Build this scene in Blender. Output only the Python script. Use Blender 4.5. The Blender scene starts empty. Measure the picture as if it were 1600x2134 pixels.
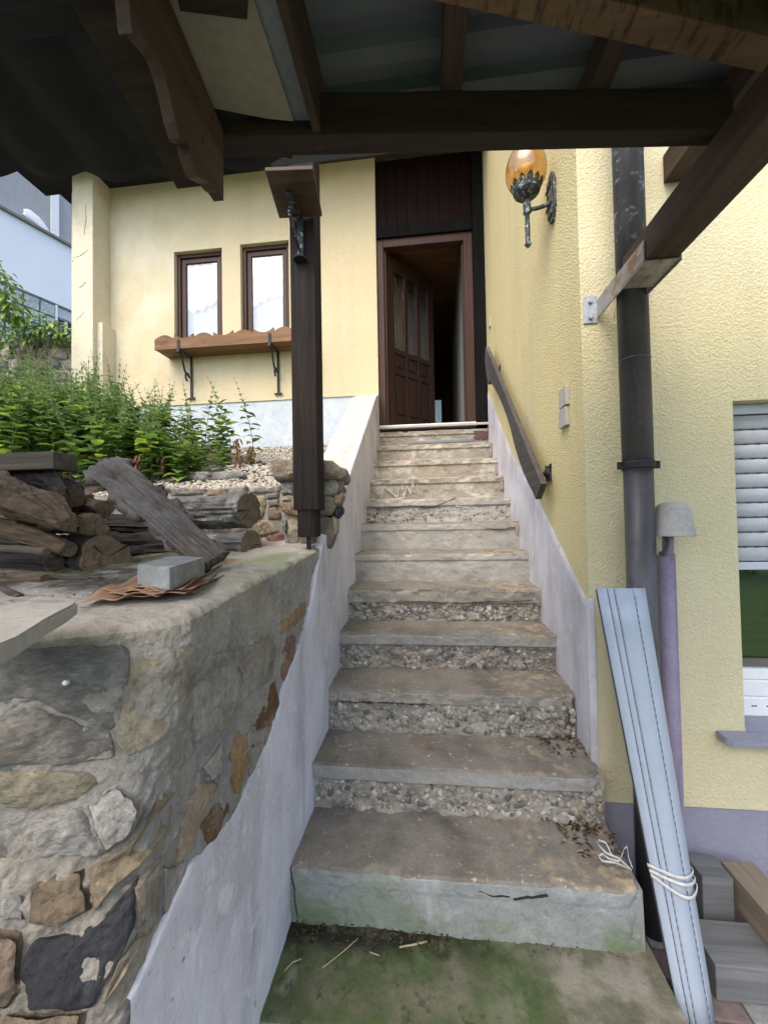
import bpy, bmesh, math, random
import numpy as np
from mathutils import Vector, Matrix
R = math.radians
rnd = random.Random(7)
scene = bpy.context.scene
COL = scene.collection

# ------------------------------------------------------------------ camera
YAW, PIT, ROL, FPX, EYE = .1078, .0222, -.0181, 830., np.array([0, 0, 1.62])
_f = np.array([-math.sin(YAW)*math.cos(PIT), math.cos(YAW)*math.cos(PIT), math.sin(PIT)])
_r = np.array([math.cos(YAW), math.sin(YAW), 0]); _u = np.cross(_r, _f)
_r, _u = math.cos(ROL)*_r+math.sin(ROL)*_u, -math.sin(ROL)*_r+math.cos(ROL)*_u
cam_d = bpy.data.cameras.new('camera'); cam = bpy.data.objects.new('camera', cam_d); COL.objects.link(cam)
cam_d.sensor_fit = 'HORIZONTAL'; cam_d.sensor_width = 36; cam_d.lens = FPX/1600*36
cam_d.clip_start = .02; cam_d.clip_end = 1000
m = Matrix.Identity(4)
for i in range(3):
    m[i][0], m[i][1], m[i][2], m[i][3] = _r[i], _u[i], -_f[i], EYE[i]
cam.matrix_world = m
scene.camera = cam

# ------------------------------------------------------------------ sky, sun, exposure
SUN_EL, SUN_AZ = 56, -157        # azimuth measured from +Y towards +X (light comes from behind the viewer)
w = bpy.data.worlds.new('World'); scene.world = w; w.use_nodes = True
nt = w.node_tree; nt.nodes.clear()
sky = nt.nodes.new('ShaderNodeTexSky'); sky.sky_type = 'NISHITA'; sky.sun_disc = False
sky.sun_elevation = R(SUN_EL); sky.sun_rotation = R(SUN_AZ)
sky.air_density = 1.0; sky.dust_density = 3.5; sky.ozone_density = 0.6
bg = nt.nodes.new('ShaderNodeBackground'); bg.inputs['Strength'].default_value = .15
wo = nt.nodes.new('ShaderNodeOutputWorld')
nt.links.new(sky.outputs[0], bg.inputs[0]); nt.links.new(bg.outputs[0], wo.inputs[0])
sd = bpy.data.lights.new('sun', 'SUN'); sd.energy = .65; sd.angle = R(50); sd.color = (1, .93, .80)
so = bpy.data.objects.new('sun', sd); COL.objects.link(so)
_d = Vector((math.sin(R(SUN_AZ))*math.cos(R(SUN_EL)), math.cos(R(SUN_AZ))*math.cos(R(SUN_EL)), math.sin(R(SUN_EL))))
so.rotation_euler = _d.to_track_quat('Z', 'Y').to_euler(); so.location = (0, -3, 12)
scene.view_settings.view_transform = 'Standard'; scene.view_settings.look = 'None'
scene.view_settings.exposure = 1.5; scene.view_settings.gamma = 1.0
scene.cycles.max_bounces = 10; scene.cycles.diffuse_bounces = 6; scene.cycles.glossy_bounces = 5
scene.cycles.transmission_bounces = 8; scene.cycles.transparent_max_bounces = 12

# ------------------------------------------------------------------ helpers: geometry
def at(x, y, X=None, Y=None, Z=None):
    """photo point -> the place it has on a plane of the site"""
    d = (x-800)/FPX*_r-(y-1067)/FPX*_u+_f
    s = (X/d[0]) if X is not None else (Y/d[1]) if Y is not None else ((Z-EYE[2])/d[2])
    return EYE+s*d

def _hash(a, b, c, s):
    h = (a*374761393+b*668265263+c*2147483647+s*144665) & 0xffffffff
    h = ((h ^ (h >> 13))*1274126177) & 0xffffffff
    h = ((h ^ (h >> 16))*2246822519) & 0xffffffff
    return ((h ^ (h >> 15)) & 0xffff)/65535.

def vn(p, s=0):
    p = np.asarray(p, float); i = np.floor(p).astype(np.int64); f = p-i; f = f*f*(3-2*f)
    o = 0
    for dx in (0, 1):
        for dy in (0, 1):
            for dz in (0, 1):
                wgt = (f[..., 0] if dx else 1-f[..., 0])*(f[..., 1] if dy else 1-f[..., 1])*(f[..., 2] if dz else 1-f[..., 2])
                o = o+wgt*_hash(i[..., 0]+dx, i[..., 1]+dy, i[..., 2]+dz, s)
    return o*2-1

def fbm(p, scale, oct=4, s=0, gain=.5):
    p = np.asarray(p, float)*scale; a, o = 1., 0
    for k in range(oct):
        o = o+a*vn(p+17.3*k, s+k); p = p*2.03; a *= gain
    return o

def link(o, parent=None):
    COL.objects.link(o)
    if parent is not None:
        o.parent = parent
        b = Vector(parent.get('_base', (0, 0, 0)))
        if parent.type == 'EMPTY':
            o.location = -Vector(parent.location)     # meshes are drawn in site coordinates
    return o

def mesh(name, verts, faces, mat, parent=None, smooth=True, mi=None):
    me = bpy.data.meshes.new(name)
    me.from_pydata([tuple(map(float, v)) for v in verts], [], [tuple(map(int, f)) for f in faces])
    mats = mat if isinstance(mat, (list, tuple)) else [mat]
    for mm in mats: me.materials.append(mm)
    if mi is not None: me.polygons.foreach_set('material_index', np.asarray(mi, dtype=np.int32))
    if smooth: me.polygons.foreach_set('use_smooth', np.ones(len(me.polygons), dtype=bool))
    me.update()
    return link(bpy.data.objects.new(name, me), parent)

def frombm(name, bm, mat, parent=None, smooth=False):
    bmesh.ops.recalc_face_normals(bm, faces=bm.faces)
    me = bpy.data.meshes.new(name); bm.to_mesh(me); bm.free()
    for mm in (mat if isinstance(mat, (list, tuple)) else [mat]): me.materials.append(mm)
    if smooth: me.polygons.foreach_set('use_smooth', np.ones(len(me.polygons), dtype=bool))
    return link(bpy.data.objects.new(name, me), parent)

def hexa(bm, c, bev=0):
    """box from 8 corners: bottom loop then top loop"""
    vs = [bm.verts.new(tuple(map(float, p))) for p in c]
    fs = [bm.faces.new([vs[i] for i in q]) for q in ((0, 3, 2, 1), (4, 5, 6, 7), (0, 1, 5, 4), (1, 2, 6, 5), (2, 3, 7, 6), (3, 0, 4, 7))]
    if bev:
        es = list({e for f in fs for e in f.edges})
        bmesh.ops.bevel(bm, geom=es, offset=bev, segments=2, affect='EDGES', profile=.6)

def box(bm, x0, x1, y0, y1, z0, z1, bev=0):
    hexa(bm, [(x0, y0, z0), (x1, y0, z0), (x1, y1, z0), (x0, y1, z0), (x0, y0, z1), (x1, y0, z1), (x1, y1, z1), (x0, y1, z1)], bev)

def boxo(name, x0, x1, y0, y1, z0, z1, mat, parent=None, bev=.003):
    bm = bmesh.new(); box(bm, x0, x1, y0, y1, z0, z1, bev); return frombm(name, bm, mat, parent)

def beam(bm, a, b, wd, ht, up=(0, 0, 1), bev=.004):
    a, b = Vector(a), Vector(b); d = (b-a).normalized(); s = d.cross(Vector(up)).normalized(); u = s.cross(d)
    s *= wd/2; u *= ht/2
    hexa(bm, [a-s-u, b-s-u, b+s-u, a+s-u, a-s+u, b-s+u, b+s+u, a+s+u], bev)

def tube(bm, pts, rad, n=12, cap=True):
    pts = [Vector(p) for p in pts]; rad = rad if isinstance(rad, (list, tuple)) else [rad]*len(pts)
    rings = []; ref = None
    for i, p in enumerate(pts):
        d = (pts[min(i+1, len(pts)-1)]-pts[max(i-1, 0)]).normalized()
        if ref is None: ref = d.orthogonal().normalized()
        ref = (ref-d*ref.dot(d)).normalized(); o = d.cross(ref)
        rings.append([bm.verts.new(p+(ref*math.cos(2*math.pi*k/n)+o*math.sin(2*math.pi*k/n))*rad[i]) for k in range(n)])
    for a, b in zip(rings, rings[1:]):
        for k in range(n): bm.faces.new((a[k], a[(k+1) % n], b[(k+1) % n], b[k]))
    if cap: bm.faces.new(rings[0][::-1]); bm.faces.new(rings[-1])

def lathe(bm, c, prof, n=24, axis=(0, 0, 1)):
    ax = Vector(axis).normalized(); a = ax.orthogonal().normalized(); b = ax.cross(a); c = Vector(c)
    rings = [[bm.verts.new(c+ax*h+(a*math.cos(2*math.pi*k/n)+b*math.sin(2*math.pi*k/n))*max(r, .0005)) for k in range(n)] for r, h in prof]
    for p, q in zip(rings, rings[1:]):
        for k in range(n): bm.faces.new((p[k], p[(k+1) % n], q[(k+1) % n], q[k]))

def sheet(name, P, mat, parent=None, flip=False, mi=None):
    """P: (nu,nv,3) grid of points"""
    nu, nv = P.shape[:2]; idx = np.arange(nu*nv).reshape(nu, nv)
    q = np.stack([idx[:-1, :-1], idx[1:, :-1], idx[1:, 1:], idx[:-1, 1:]], -1).reshape(-1, 4)
    if flip: q = q[:, ::-1]
    return mesh(name, P.reshape(-1, 3), q, mat, parent, True, mi)

def plate(bm, poly, n, th):
    """polygon (3D points) extruded by n*th"""
    n = Vector(n)*th
    a = [bm.verts.new(Vector(p)) for p in poly]; b = [bm.verts.new(Vector(p)+n) for p in poly]
    bm.faces.new(a); bm.faces.new(b[::-1])
    for i in range(len(a)):
        j = (i+1) % len(a); bm.faces.new((a[j], a[i], b[i], b[j]))

def strip(bm, top, bot, n, th):
    """board between two edge lines of equal length, extruded by n*th (safe for carved outlines)"""
    n = Vector(n)*th; T = [bm.verts.new(Vector(p)) for p in top]; B = [bm.verts.new(Vector(p)) for p in bot]
    T2 = [bm.verts.new(Vector(p)+n) for p in top]; B2 = [bm.verts.new(Vector(p)+n) for p in bot]
    for i in range(len(T)-1):
        bm.faces.new((T[i], T[i+1], B[i+1], B[i])); bm.faces.new((T2[i+1], T2[i], B2[i], B2[i+1]))
        bm.faces.new((T[i+1], T[i], T2[i], T2[i+1])); bm.faces.new((B[i], B[i+1], B2[i+1], B2[i]))
    for i in (0, -1): bm.faces.new((T[i], B[i], B2[i], T2[i]))

def at_pl(x, y, p, n):
    d = (x-800)/FPX*_r-(y-1067)/FPX*_u+_f; p, n = np.array(p, float), np.array(n, float)
    return EYE+d*(np.dot(p-EYE, n)/np.dot(d, n))

def thing(name, label, cat, base=(0, 0, 0), group=None):
    o = bpy.data.objects.new(name, None); COL.objects.link(o); o.location = tuple(map(float, base))
    o.empty_display_size = .1
    return tag(o, label, cat, group)

def tag(o, label, cat, group=None):
    o['label'] = label; o['category'] = cat
    if group: o['group'] = group
    return o

def struct(o, kind='structure'):
    o['kind'] = kind; return o

def stone(name, poly, n, depth, mat, parent=None, bulge=.012, rough=.006, nb=40, rings=7, seed=0, jag=.004, edge=.006):
    """poly: 3D outline on a plane with outward normal n; a bulged, chipped stone reaching `depth` back"""
    n = np.asarray(n, float); n = n/np.linalg.norm(n)
    P = np.asarray(poly, float); c = P.mean(0)
    seg = np.linalg.norm(np.roll(P, -1, 0)-P, axis=1); cum = np.concatenate([[0], np.cumsum(seg)]); L = cum[-1]
    t = np.arange(nb)/nb*L; Q = np.concatenate([P, P[:1]])
    B = np.stack([np.interp(t, cum, Q[:, k]) for k in range(3)], -1)
    B = (B+.12*(np.roll(B, 1, 0)+np.roll(B, -1, 0)-2*B))
    d = B-c; ln = np.linalg.norm(d, axis=1, keepdims=True)
    B = B+d/ln*(fbm(B, 30, 3, seed)[:, None]*jag)
    V = [B-n*depth, B-n*.001]
    for k in range(1, rings+1):
        s = 1-(k/rings)**1.0*(.97)
        if k == 1: s = 1-min(.3, edge/ln.mean())
        pt = c+(B-c)*s
        h = bulge*(1-(s)**4)*.9+(bulge*.25 if k >= 1 else 0)
        pt = pt+n*(h+rough*fbm(pt, 14, 4, seed+5)[:, None]+rough*.4*fbm(pt, 60, 3, seed+9)[:, None]) if True else pt
        V.append(pt)
    V.append((c+n*(bulge*1.1))[None])
    nv = nb; faces = []
    for k in range(len(V)-2):
        for i in range(nb):
            j = (i+1) % nb; faces.append((k*nv+i, k*nv+j, (k+1)*nv+j, (k+1)*nv+i))
    last = (len(V)-2)*nv
    for i in range(nb): faces.append((last+i, last+(i+1) % nb, last+nv))
    v = np.concatenate(V)
    # outline may run either way round
    if np.dot(np.cross(B[1]-B[0], c-B[0]), n) < 0: faces = [f[::-1] for f in faces]
    return mesh(name, v, faces, mat, parent)

ICO = None
def pebbles(name, centers, sizes, flat, mats, parent, normal=(0, 0, 1), seed=1, sub=1):
    """many pebbles in one mesh"""
    bm = bmesh.new(); bmesh.ops.create_icosphere(bm, subdivisions=sub, radius=1)
    bv = np.array([v.co[:] for v in bm.verts]); bf = np.array([[v.index for v in f.verts] for f in bm.faces]); bm.free()
    rs = np.random.RandomState(seed); n = len(centers); nrm = Vector(normal)
    q0 = nrm.to_track_quat('Z', 'Y').to_matrix()
    V = []; 
    for i in range(n):
        s = sizes[i]; M = np.diag([s*rs.uniform(.8, 1.35), s*rs.uniform(.65, 1.), s*flat*rs.uniform(.7, 1.2)])
        a = rs.uniform(0, 6.28); rz = np.array([[math.cos(a), -math.sin(a), 0], [math.sin(a), math.cos(a), 0], [0, 0, 1]])
        tx = rs.uniform(-.35, .35); rx = np.array([[1, 0, 0], [0, math.cos(tx), -math.sin(tx)], [0, math.sin(tx), math.cos(tx)]])
        jit = bv*(1+rs.uniform(-.13, .13, (len(bv), 1)))
        V.append((np.array(q0)@rx@rz@M@jit.T).T+centers[i])
    F = (bf[None]+(np.arange(n)*len(bv))[:, None, None]).reshape(-1, 3)
    mi = np.repeat(rs.randint(0, len(mats), n), len(bf))
    o = mesh(name, np.concatenate(V), F, mats, parent, True, mi); o['kind'] = 'stuff'; return o

# ------------------------------------------------------------------ helpers: materials
def _ramp(t, stops):
    n = t.nodes.new('ShaderNodeValToRGB'); e = n.color_ramp.elements
    while len(e) < len(stops): e.new(.5)
    for el, (p, c) in zip(e, stops): el.position = p; el.color = (*c, 1) if len(c) == 3 else c
    return n

def pmat(name, cols, scale=4, rough=.9, bumps=(), stains=(), metal=0, spec=.35, coord='P', stretch=(1, 1, 1), var=.12, vscale=60, detail=8, dist=0, trans=0, coat=0):
    M = bpy.data.materials.new(name); M.use_nodes = True; t = M.node_tree; L = t.links.new
    bs = t.nodes['Principled BSDF']
    if coord == 'P': g = t.nodes.new('ShaderNodeNewGeometry'); co = g.outputs['Position']
    else: g = t.nodes.new('ShaderNodeTexCoord'); co = g.outputs['Object']
    mp = t.nodes.new('ShaderNodeMapping'); mp.inputs['Scale'].default_value = stretch; L(co, mp.inputs[0])
    def noise(sc, det=detail, vec=mp.outputs[0], ds=0, ro=.62):
        n = t.nodes.new('ShaderNodeTexNoise'); n.inputs['Scale'].default_value = sc; n.inputs['Detail'].default_value = det
        n.inputs['Roughness'].default_value = ro; n.inputs['Distortion'].default_value = ds; L(vec, n.inputs['Vector']); return n.outputs['Fac']
    n1 = noise(scale, ds=dist)
    k = len(cols)
    rp = _ramp(t, [(.3+.4*i/max(1, k-1), c) for i, c in enumerate(cols)]); L(n1, rp.inputs[0]); c = rp.outputs[0]
    if var:
        n2 = noise(vscale, 4); mr = t.nodes.new('ShaderNodeMapRange'); mr.inputs[1].default_value = .3; mr.inputs[2].default_value = .7
        mr.inputs[3].default_value = 1-var; mr.inputs[4].default_value = 1+var; L(n2, mr.inputs[0])
        mx = t.nodes.new('ShaderNodeMix'); mx.data_type = 'RGBA'; mx.blend_type = 'MULTIPLY'; mx.inputs[0].default_value = 1
        L(c, mx.inputs[6]); L(mr.outputs[0], mx.inputs[7]); c = mx.outputs[2]
    sep = None
    for s in stains:
        vec = mp.outputs[0]
        if 'stretch' in s:
            m2 = t.nodes.new('ShaderNodeMapping'); m2.inputs['Scale'].default_value = s['stretch']; L(co, m2.inputs[0]); vec = m2.outputs[0]
        f = noise(s.get('scale', 5), s.get('detail', 6), vec, s.get('dist', 0))
        mr = t.nodes.new('ShaderNodeMapRange'); mr.inputs[1].default_value = s['lo']; mr.inputs[2].default_value = s['hi']
        mr.inputs[4].default_value = s.get('amt', 1); L(f, mr.inputs[0]); fac = mr.outputs[0]
        for ax, a, b in s.get('mask', ()):
            if sep is None:
                sep = t.nodes.new('ShaderNodeSeparateXYZ'); L(co, sep.inputs[0])
            q = t.nodes.new('ShaderNodeMapRange'); q.interpolation_type = 'SMOOTHSTEP'; q.inputs[1].default_value = a; q.inputs[2].default_value = b
            L(sep.outputs['XYZ'.index(ax)], q.inputs[0])
            mu = t.nodes.new('ShaderNodeMath'); mu.operation = 'MULTIPLY'; L(fac, mu.inputs[0]); L(q.outputs[0], mu.inputs[1]); fac = mu.outputs[0]
        mx = t.nodes.new('ShaderNodeMix'); mx.data_type = 'RGBA'; L(fac, mx.inputs[0]); L(c, mx.inputs[6]); mx.inputs[7].default_value = (*s['col'], 1); c = mx.outputs[2]
    L(c, bs.inputs['Base Color'])
    bs.inputs['Roughness'].default_value = rough; bs.inputs['Metallic'].default_value = metal
    bs.inputs['Specular IOR Level'].default_value = spec; bs.inputs['Coat Weight'].default_value = coat
    if trans: bs.inputs['Transmission Weight'].default_value = trans
    prev = None
    for (sc, st, ds, kind) in bumps:
        vec = mp.outputs[0]
        if kind == 'v':
            v = t.nodes.new('ShaderNodeTexVoronoi'); v.inputs['Scale'].default_value = sc; v.feature = 'SMOOTH_F1'; v.inputs['Smoothness'].default_value = .35; L(vec, v.inputs[0]); h = v.outputs['Distance']
        elif kind == 'w':   # worm-like render grooves
            h0 = noise(sc, 2, vec, 1.2, .4)
            sb = t.nodes.new('ShaderNodeMath'); sb.operation = 'SUBTRACT'; L(h0, sb.inputs[0]); sb.inputs[1].default_value = .5
            ab = t.nodes.new('ShaderNodeMath'); ab.operation = 'ABSOLUTE'; L(sb.outputs[0], ab.inputs[0])
            mr = t.nodes.new('ShaderNodeMapRange'); mr.inputs[2].default_value = .07; L(ab.outputs[0], mr.inputs[0]); h = mr.outputs[0]
        elif kind == 'g':   # roughcast: grains with sparse pits
            h0 = noise(sc, 6, vec, .25, .6); mr = t.nodes.new('ShaderNodeMapRange'); mr.interpolation_type = 'SMOOTHSTEP'; mr.inputs[1].default_value = .36; mr.inputs[2].default_value = .56; L(h0, mr.inputs[0]); h = mr.outputs[0]
        else: h = noise(sc, 10, vec, 0, .68)
        b = t.nodes.new('ShaderNodeBump'); b.inputs['Strength'].default_value = st; b.inputs['Distance'].default_value = ds
        L(h, b.inputs['Height'])
        if prev is not None: L(prev, b.inputs['Normal'])
        prev = b.outputs[0]
    if prev is not None: L(prev, bs.inputs['Normal'])
    return M

def glass(name, col=(1, 1, 1), rough=0, ior=1.45, bump=None, thin=True, tr=.9):
    M = bpy.data.materials.new(name); M.use_nodes = True; t = M.node_tree; L = t.links.new; t.nodes.clear()
    o = t.nodes.new('ShaderNodeOutputMaterial'); gl = t.nodes.new('ShaderNodeBsdfGlossy'); gl.inputs['Roughness'].default_value = max(rough, .02)
    tb = t.nodes.new('ShaderNodeBsdfTransparent'); tb.inputs[0].default_value = (*col, 1)
    lw_ = t.nodes.new('ShaderNodeLayerWeight'); lw_.inputs[0].default_value = .5; pw_ = t.nodes.new('ShaderNodeMath'); pw_.operation = 'POWER'; pw_.inputs[1].default_value = 4; L(lw_.outputs['Facing'], pw_.inputs[0]); fr = t.nodes.new('ShaderNodeMath'); fr.operation = 'MULTIPLY_ADD'; fr.inputs[1].default_value = .75; fr.inputs[2].default_value = .045; L(pw_.outputs[0], fr.inputs[0])
    mx = t.nodes.new('ShaderNodeMixShader')
    if bump:
        tc = t.nodes.new('ShaderNodeNewGeometry'); mp = t.nodes.new('ShaderNodeMapping'); mp.inputs['Scale'].default_value = bump[3]; L(tc.outputs['Position'], mp.inputs[0])
        n = t.nodes.new('ShaderNodeTexNoise'); n.inputs['Scale'].default_value = bump[0]; n.inputs['Detail'].default_value = 3; L(mp.outputs[0], n.inputs[0])
        b = t.nodes.new('ShaderNodeBump'); b.inputs['Strength'].default_value = bump[1]; b.inputs['Distance'].default_value = bump[2]; L(n.outputs[0], b.inputs['Height'])
        L(b.outputs[0], gl.inputs['Normal']); L(b.outputs[0], lw_.inputs['Normal'])
    ad = t.nodes.new('ShaderNodeMath'); ad.operation = 'ADD'; ad.inputs[1].default_value = 1-tr; ad.use_clamp = True; L(fr.outputs[0], ad.inputs[0])
    L(ad.outputs[0], mx.inputs[0]); L(tb.outputs[0], mx.inputs[1]); L(gl.outputs[0], mx.inputs[2]); L(mx.outputs[0], o.inputs[0])
    return M

def wood(name, cols, axis='Z', rough=.7, g=18, bump=.4, stains=(), coord='P', spec=.3, coat=0):
    st = {'X': (.06, 1, 1), 'Y': (1, .06, 1), 'Z': (1, 1, .06)}[axis]
    return pmat(name, cols, g*2.2, rough, [(g*5, bump, .006, 'n'), (g*1.4, bump*.8, .014, 'n')], stains, 0, spec, coord, st, .18, g*6, 6, .6, 0, coat)

LIN = lambda r, g, b: tuple((c/255/12.92 if c/255 <= .04045 else ((c/255+.055)/1.055)**2.4) for c in (r, g, b))
MT = {}
MT['stucco_left'] = pmat('stucco_left', [(.60, .51, .325), (.64, .55, .36)], 1.2, .95, [(80, .65, .006, 'v'), (45, .4, .008, 'n')],
    [dict(col=(.46, .41, .29), scale=2.2, lo=.50, hi=.74, amt=.38, stretch=(2.2, 2.2, .22)), dict(col=(.50, .42, .27), scale=9, lo=.62, hi=.8, amt=.5), dict(col=(.72, .67, .52), scale=1.1, lo=.42, hi=.62, amt=.9, mask=[('X', -1.6, -3.6)])], var=.05)
MT['stucco_side'] = pmat('stucco_side', [(.63, .54, .28), (.67, .58, .32)], 1.5, .95, [(115, .8, .006, 'v'), (160, .6, .004, 'n')],
    [dict(col=(.46, .41, .29), scale=2.2, lo=.50, hi=.74, amt=.38, stretch=(2.2, 2.2, .22)), dict(col=(.46, .38, .18), scale=120, lo=.62, hi=.72, amt=.45, detail=2)], var=.06)
MT['stucco_front'] = pmat('stucco_front', [(.60, .545, .345), (.64, .585, .38)], 1.5, .95, [(105, .5, .005, 'v'), (60, .4, .006, 'n')],
    [dict(col=(.46, .41, .29), scale=2.2, lo=.50, hi=.74, amt=.38, stretch=(2.2, 2.2, .22)), dict(col=(.30, .25, .17), scale=55, lo=.73, hi=.77, amt=.6), dict(col=(.50, .46, .28), scale=3, lo=.5, hi=.75, amt=.4)], var=.05)
MT['pillar'] = pmat('pillar_stucco', [(.66, .60, .46), (.72, .66, .50)], 2, .95, [(50, .5, .007, 'g')],
    [dict(col=(.20, .17, .13), scale=22, lo=.66, hi=.72, amt=.7, stretch=(1, 1, .6)), dict(col=(.45, .40, .32), scale=3, lo=.5, hi=.7, amt=.5)], var=.06)
MT['plinth_blue'] = pmat('plinth_blue', [(.44, .50, .54), (.56, .61, .64)], 7, .95, [(60, .5, .006, 'n')], [dict(col=(.36, .40, .42), scale=20, lo=.55, hi=.7, amt=.5)])
LAV = [(.46, .44, .47), (.56, .55, .575)]
MT['lavender'] = pmat('lavender_plaster', LAV, 3, .9, [(70, .9, .006, 'n'), (10, .5, .014, 'n')],
    [dict(col=(.66, .66, .71), scale=3, lo=.38, hi=.58, amt=.85, stretch=(1, 1, .7)), dict(col=(.42, .30, .42), scale=5, lo=.58, hi=.75, amt=.55, stretch=(1, 1, .5)),
     dict(col=(.30, .27, .29), scale=2.6, lo=.54, hi=.72, amt=.55, stretch=(3, 3, .35)), dict(col=(.22, .20, .22), scale=45, lo=.66, hi=.72, amt=.8), dict(col=(.70, .69, .70), scale=14, lo=.60, hi=.64, amt=.6)], vscale=120, var=.14)
MT['lavender_plinth'] = pmat('lavender_plinth', [(.25, .25, .32), (.29, .29, .365)], 3, .85, [(110, .4, .004, 'n'), (30, .3, .006, 'n')],
    [dict(col=(.14, .12, .14), scale=40, lo=.70, hi=.75, amt=.7)], var=.08)
MT['cap_stone'] = pmat('cap_stone', [(.40, .36, .33), (.52, .48, .45)], 9, .95, [(70, .6, .006, 'n')], [dict(col=(.30, .27, .24), scale=30, lo=.6, hi=.7, amt=.6)])
MT['mortar'] = pmat('mortar', [(.27, .245, .20), (.42, .39, .335), (.50, .47, .40)], 9, .95, [(24, 1., .03, 'n'), (90, .9, .010, 'n')],
    [dict(col=(.44, .34, .19), scale=4, lo=.55, hi=.72, amt=.6), dict(col=(.12, .10, .08), scale=34, lo=.69, hi=.74, amt=.8), dict(col=(.30, .32, .33), scale=2.3, lo=.5, hi=.66, amt=.7)], var=.15)
MT['coping'] = pmat('coping_concrete', [(.33, .30, .25), (.46, .43, .37)], 5, .95, [(40, .9, .012, 'n'), (120, .6, .005, 'n')],
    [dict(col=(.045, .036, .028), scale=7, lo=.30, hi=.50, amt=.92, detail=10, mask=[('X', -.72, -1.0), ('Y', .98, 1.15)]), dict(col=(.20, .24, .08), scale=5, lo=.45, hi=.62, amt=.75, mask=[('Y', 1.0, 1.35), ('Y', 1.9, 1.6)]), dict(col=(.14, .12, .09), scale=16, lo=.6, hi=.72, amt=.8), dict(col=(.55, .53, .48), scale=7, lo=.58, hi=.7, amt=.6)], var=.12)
MT['slab'] = pmat('slab_concrete', [(.29, .28, .25), (.38, .365, .325)], 8, .95, [(60, .4, .006, 'n')], [dict(col=(.16, .15, .14), scale=9, lo=.64, hi=.72, amt=.8), dict(col=(.28, .26, .23), scale=40, lo=.6, hi=.7, amt=.6)])
MT['block'] = pmat('block_concrete', [(.17, .18, .18), (.27, .28, .28)], 14, .9, [(80, .6, .006, 'n')], [dict(col=(.40, .40, .38), scale=7, lo=.58, hi=.7, amt=.8), dict(col=(.06, .06, .06), scale=25, lo=.64, hi=.7, amt=.8)])
WX, WY, WZ = 'X', 'Y', 'Z'
MT['post'] = wood('post_wood', [(.014, .0105, .0095), (.034, .026, .023)], 'Z', .75, 14, .7, spec=.15, stains=[dict(col=(.010, .008, .007), scale=16, lo=.6, hi=.68, amt=.8, stretch=(1, 1, .05))])
MT['iron'] = pmat('wrought_iron', [(.016, .017, .018), (.04, .042, .044)], 30, .6, [(120, .5, .002, 'n')], metal=.3, coord='P')
MT['patina_iron'] = pmat('patina_iron', [(.03, .032, .034), (.075, .08, .082)], 50, .55, [(140, .6, .002, 'n')], [dict(col=(.33, .42, .40), scale=55, lo=.54, hi=.64, amt=.9)], metal=.4)
MT['shelf'] = wood('shelf_wood', [(.050, .032, .020), (.085, .055, .035)], 'X', .6, 10, .3)
MT['box_wood'] = wood('box_wood', [(.13, .062, .026), (.24, .125, .055)], 'X', .6, 8, .3, [dict(col=(.06, .035, .02), scale=8, lo=.56, hi=.7, amt=.7, stretch=(.3, 1, 1))])
MT['win_wood'] = wood('window_wood', [(.045, .022, .016), (.085, .045, .034)], 'Z', .5, 10, .2)
MT['door_wood'] = wood('door_wood', [(.019, .0085, .006), (.034, .015, .010)], 'Z', .5, 8, .15, spec=.3)
MT['frame_wood'] = wood('door_frame_wood', [(.034, .015, .0105), (.064, .028, .020)], 'Z', .55, 8, .15, spec=.25)
MT['black_wood'] = wood('black_timber', [(.006, .0055, .006), (.012, .0115, .012)], 'Z', .9, 14, .4, spec=.05, stains=[dict(col=(.15, .15, .15), scale=60, lo=.72, hi=.75, amt=.7)])
MT['panel_wood'] = wood('panel_wood', [(.007, .0028, .002), (.015, .0055, .0036)], 'Z', .7, 9, .2, spec=.1)
MT['rail'] = wood('rail_wood', [(.045, .041, .038), (.085, .078, .072)], 'Y', .75, 12, .4, [dict(col=(.21, .20, .185), scale=3, lo=.35, hi=.6, amt=.9, mask=[('Y', 3.55, 4.1)]), dict(col=(.02, .016, .012), scale=7, lo=.66, hi=.72, amt=.8)])
MT['brown_x'] = wood('canopy_wood_x', [(.016, .0105, .007), (.042, .028, .019)], 'X', .8, 9, .4, [dict(col=(.02, .012, .008), scale=14, lo=.68, hi=.74, amt=.8)])
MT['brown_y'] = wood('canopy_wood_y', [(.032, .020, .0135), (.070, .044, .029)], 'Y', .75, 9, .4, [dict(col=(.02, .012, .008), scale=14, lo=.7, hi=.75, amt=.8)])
MT['sawn'] = wood('sawn_wood', [(.11, .068, .036), (.18, .112, .060)], 'X', .8, 9, .5, [dict(col=(.045, .025, .012), scale=9, lo=.52, hi=.62, amt=.8, stretch=(5, 1, 1))])
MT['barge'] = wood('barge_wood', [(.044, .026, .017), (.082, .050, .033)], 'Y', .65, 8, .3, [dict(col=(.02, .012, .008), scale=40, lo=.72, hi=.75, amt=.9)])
MT['roofsheet'] = pmat('roof_sheet', [(.085, .10, .107), (.115, .13, .137)], 3, .8, [(30, .1, .004, 'n')], var=.05)
MT['tile'] = pmat('roof_tile', [(.012, .0125, .0145), (.022, .0225, .025)], 6, .9, [(60, .4, .004, 'n')])
MT['creamboard'] = pmat('cream_board', [(.22, .20, .15), (.28, .255, .19)], 5, .85, [(50, .25, .004, 'n')], [dict(col=(.09, .06, .04), scale=13, lo=.66, hi=.73, amt=.8)])
MT['zinc'] = pmat('zinc', [(.16, .18, .19), (.22, .24, .25)], 6, .5, [(20, .1, .003, 'n')], metal=.5)
MT['galv'] = pmat('galvanised', [(.38, .42, .47), (.52, .56, .62)], 30, .45, [(60, .1, .002, 'n')], [dict(col=(.22, .12, .07), scale=18, lo=.6, hi=.7, amt=.8)], metal=.6)
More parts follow.
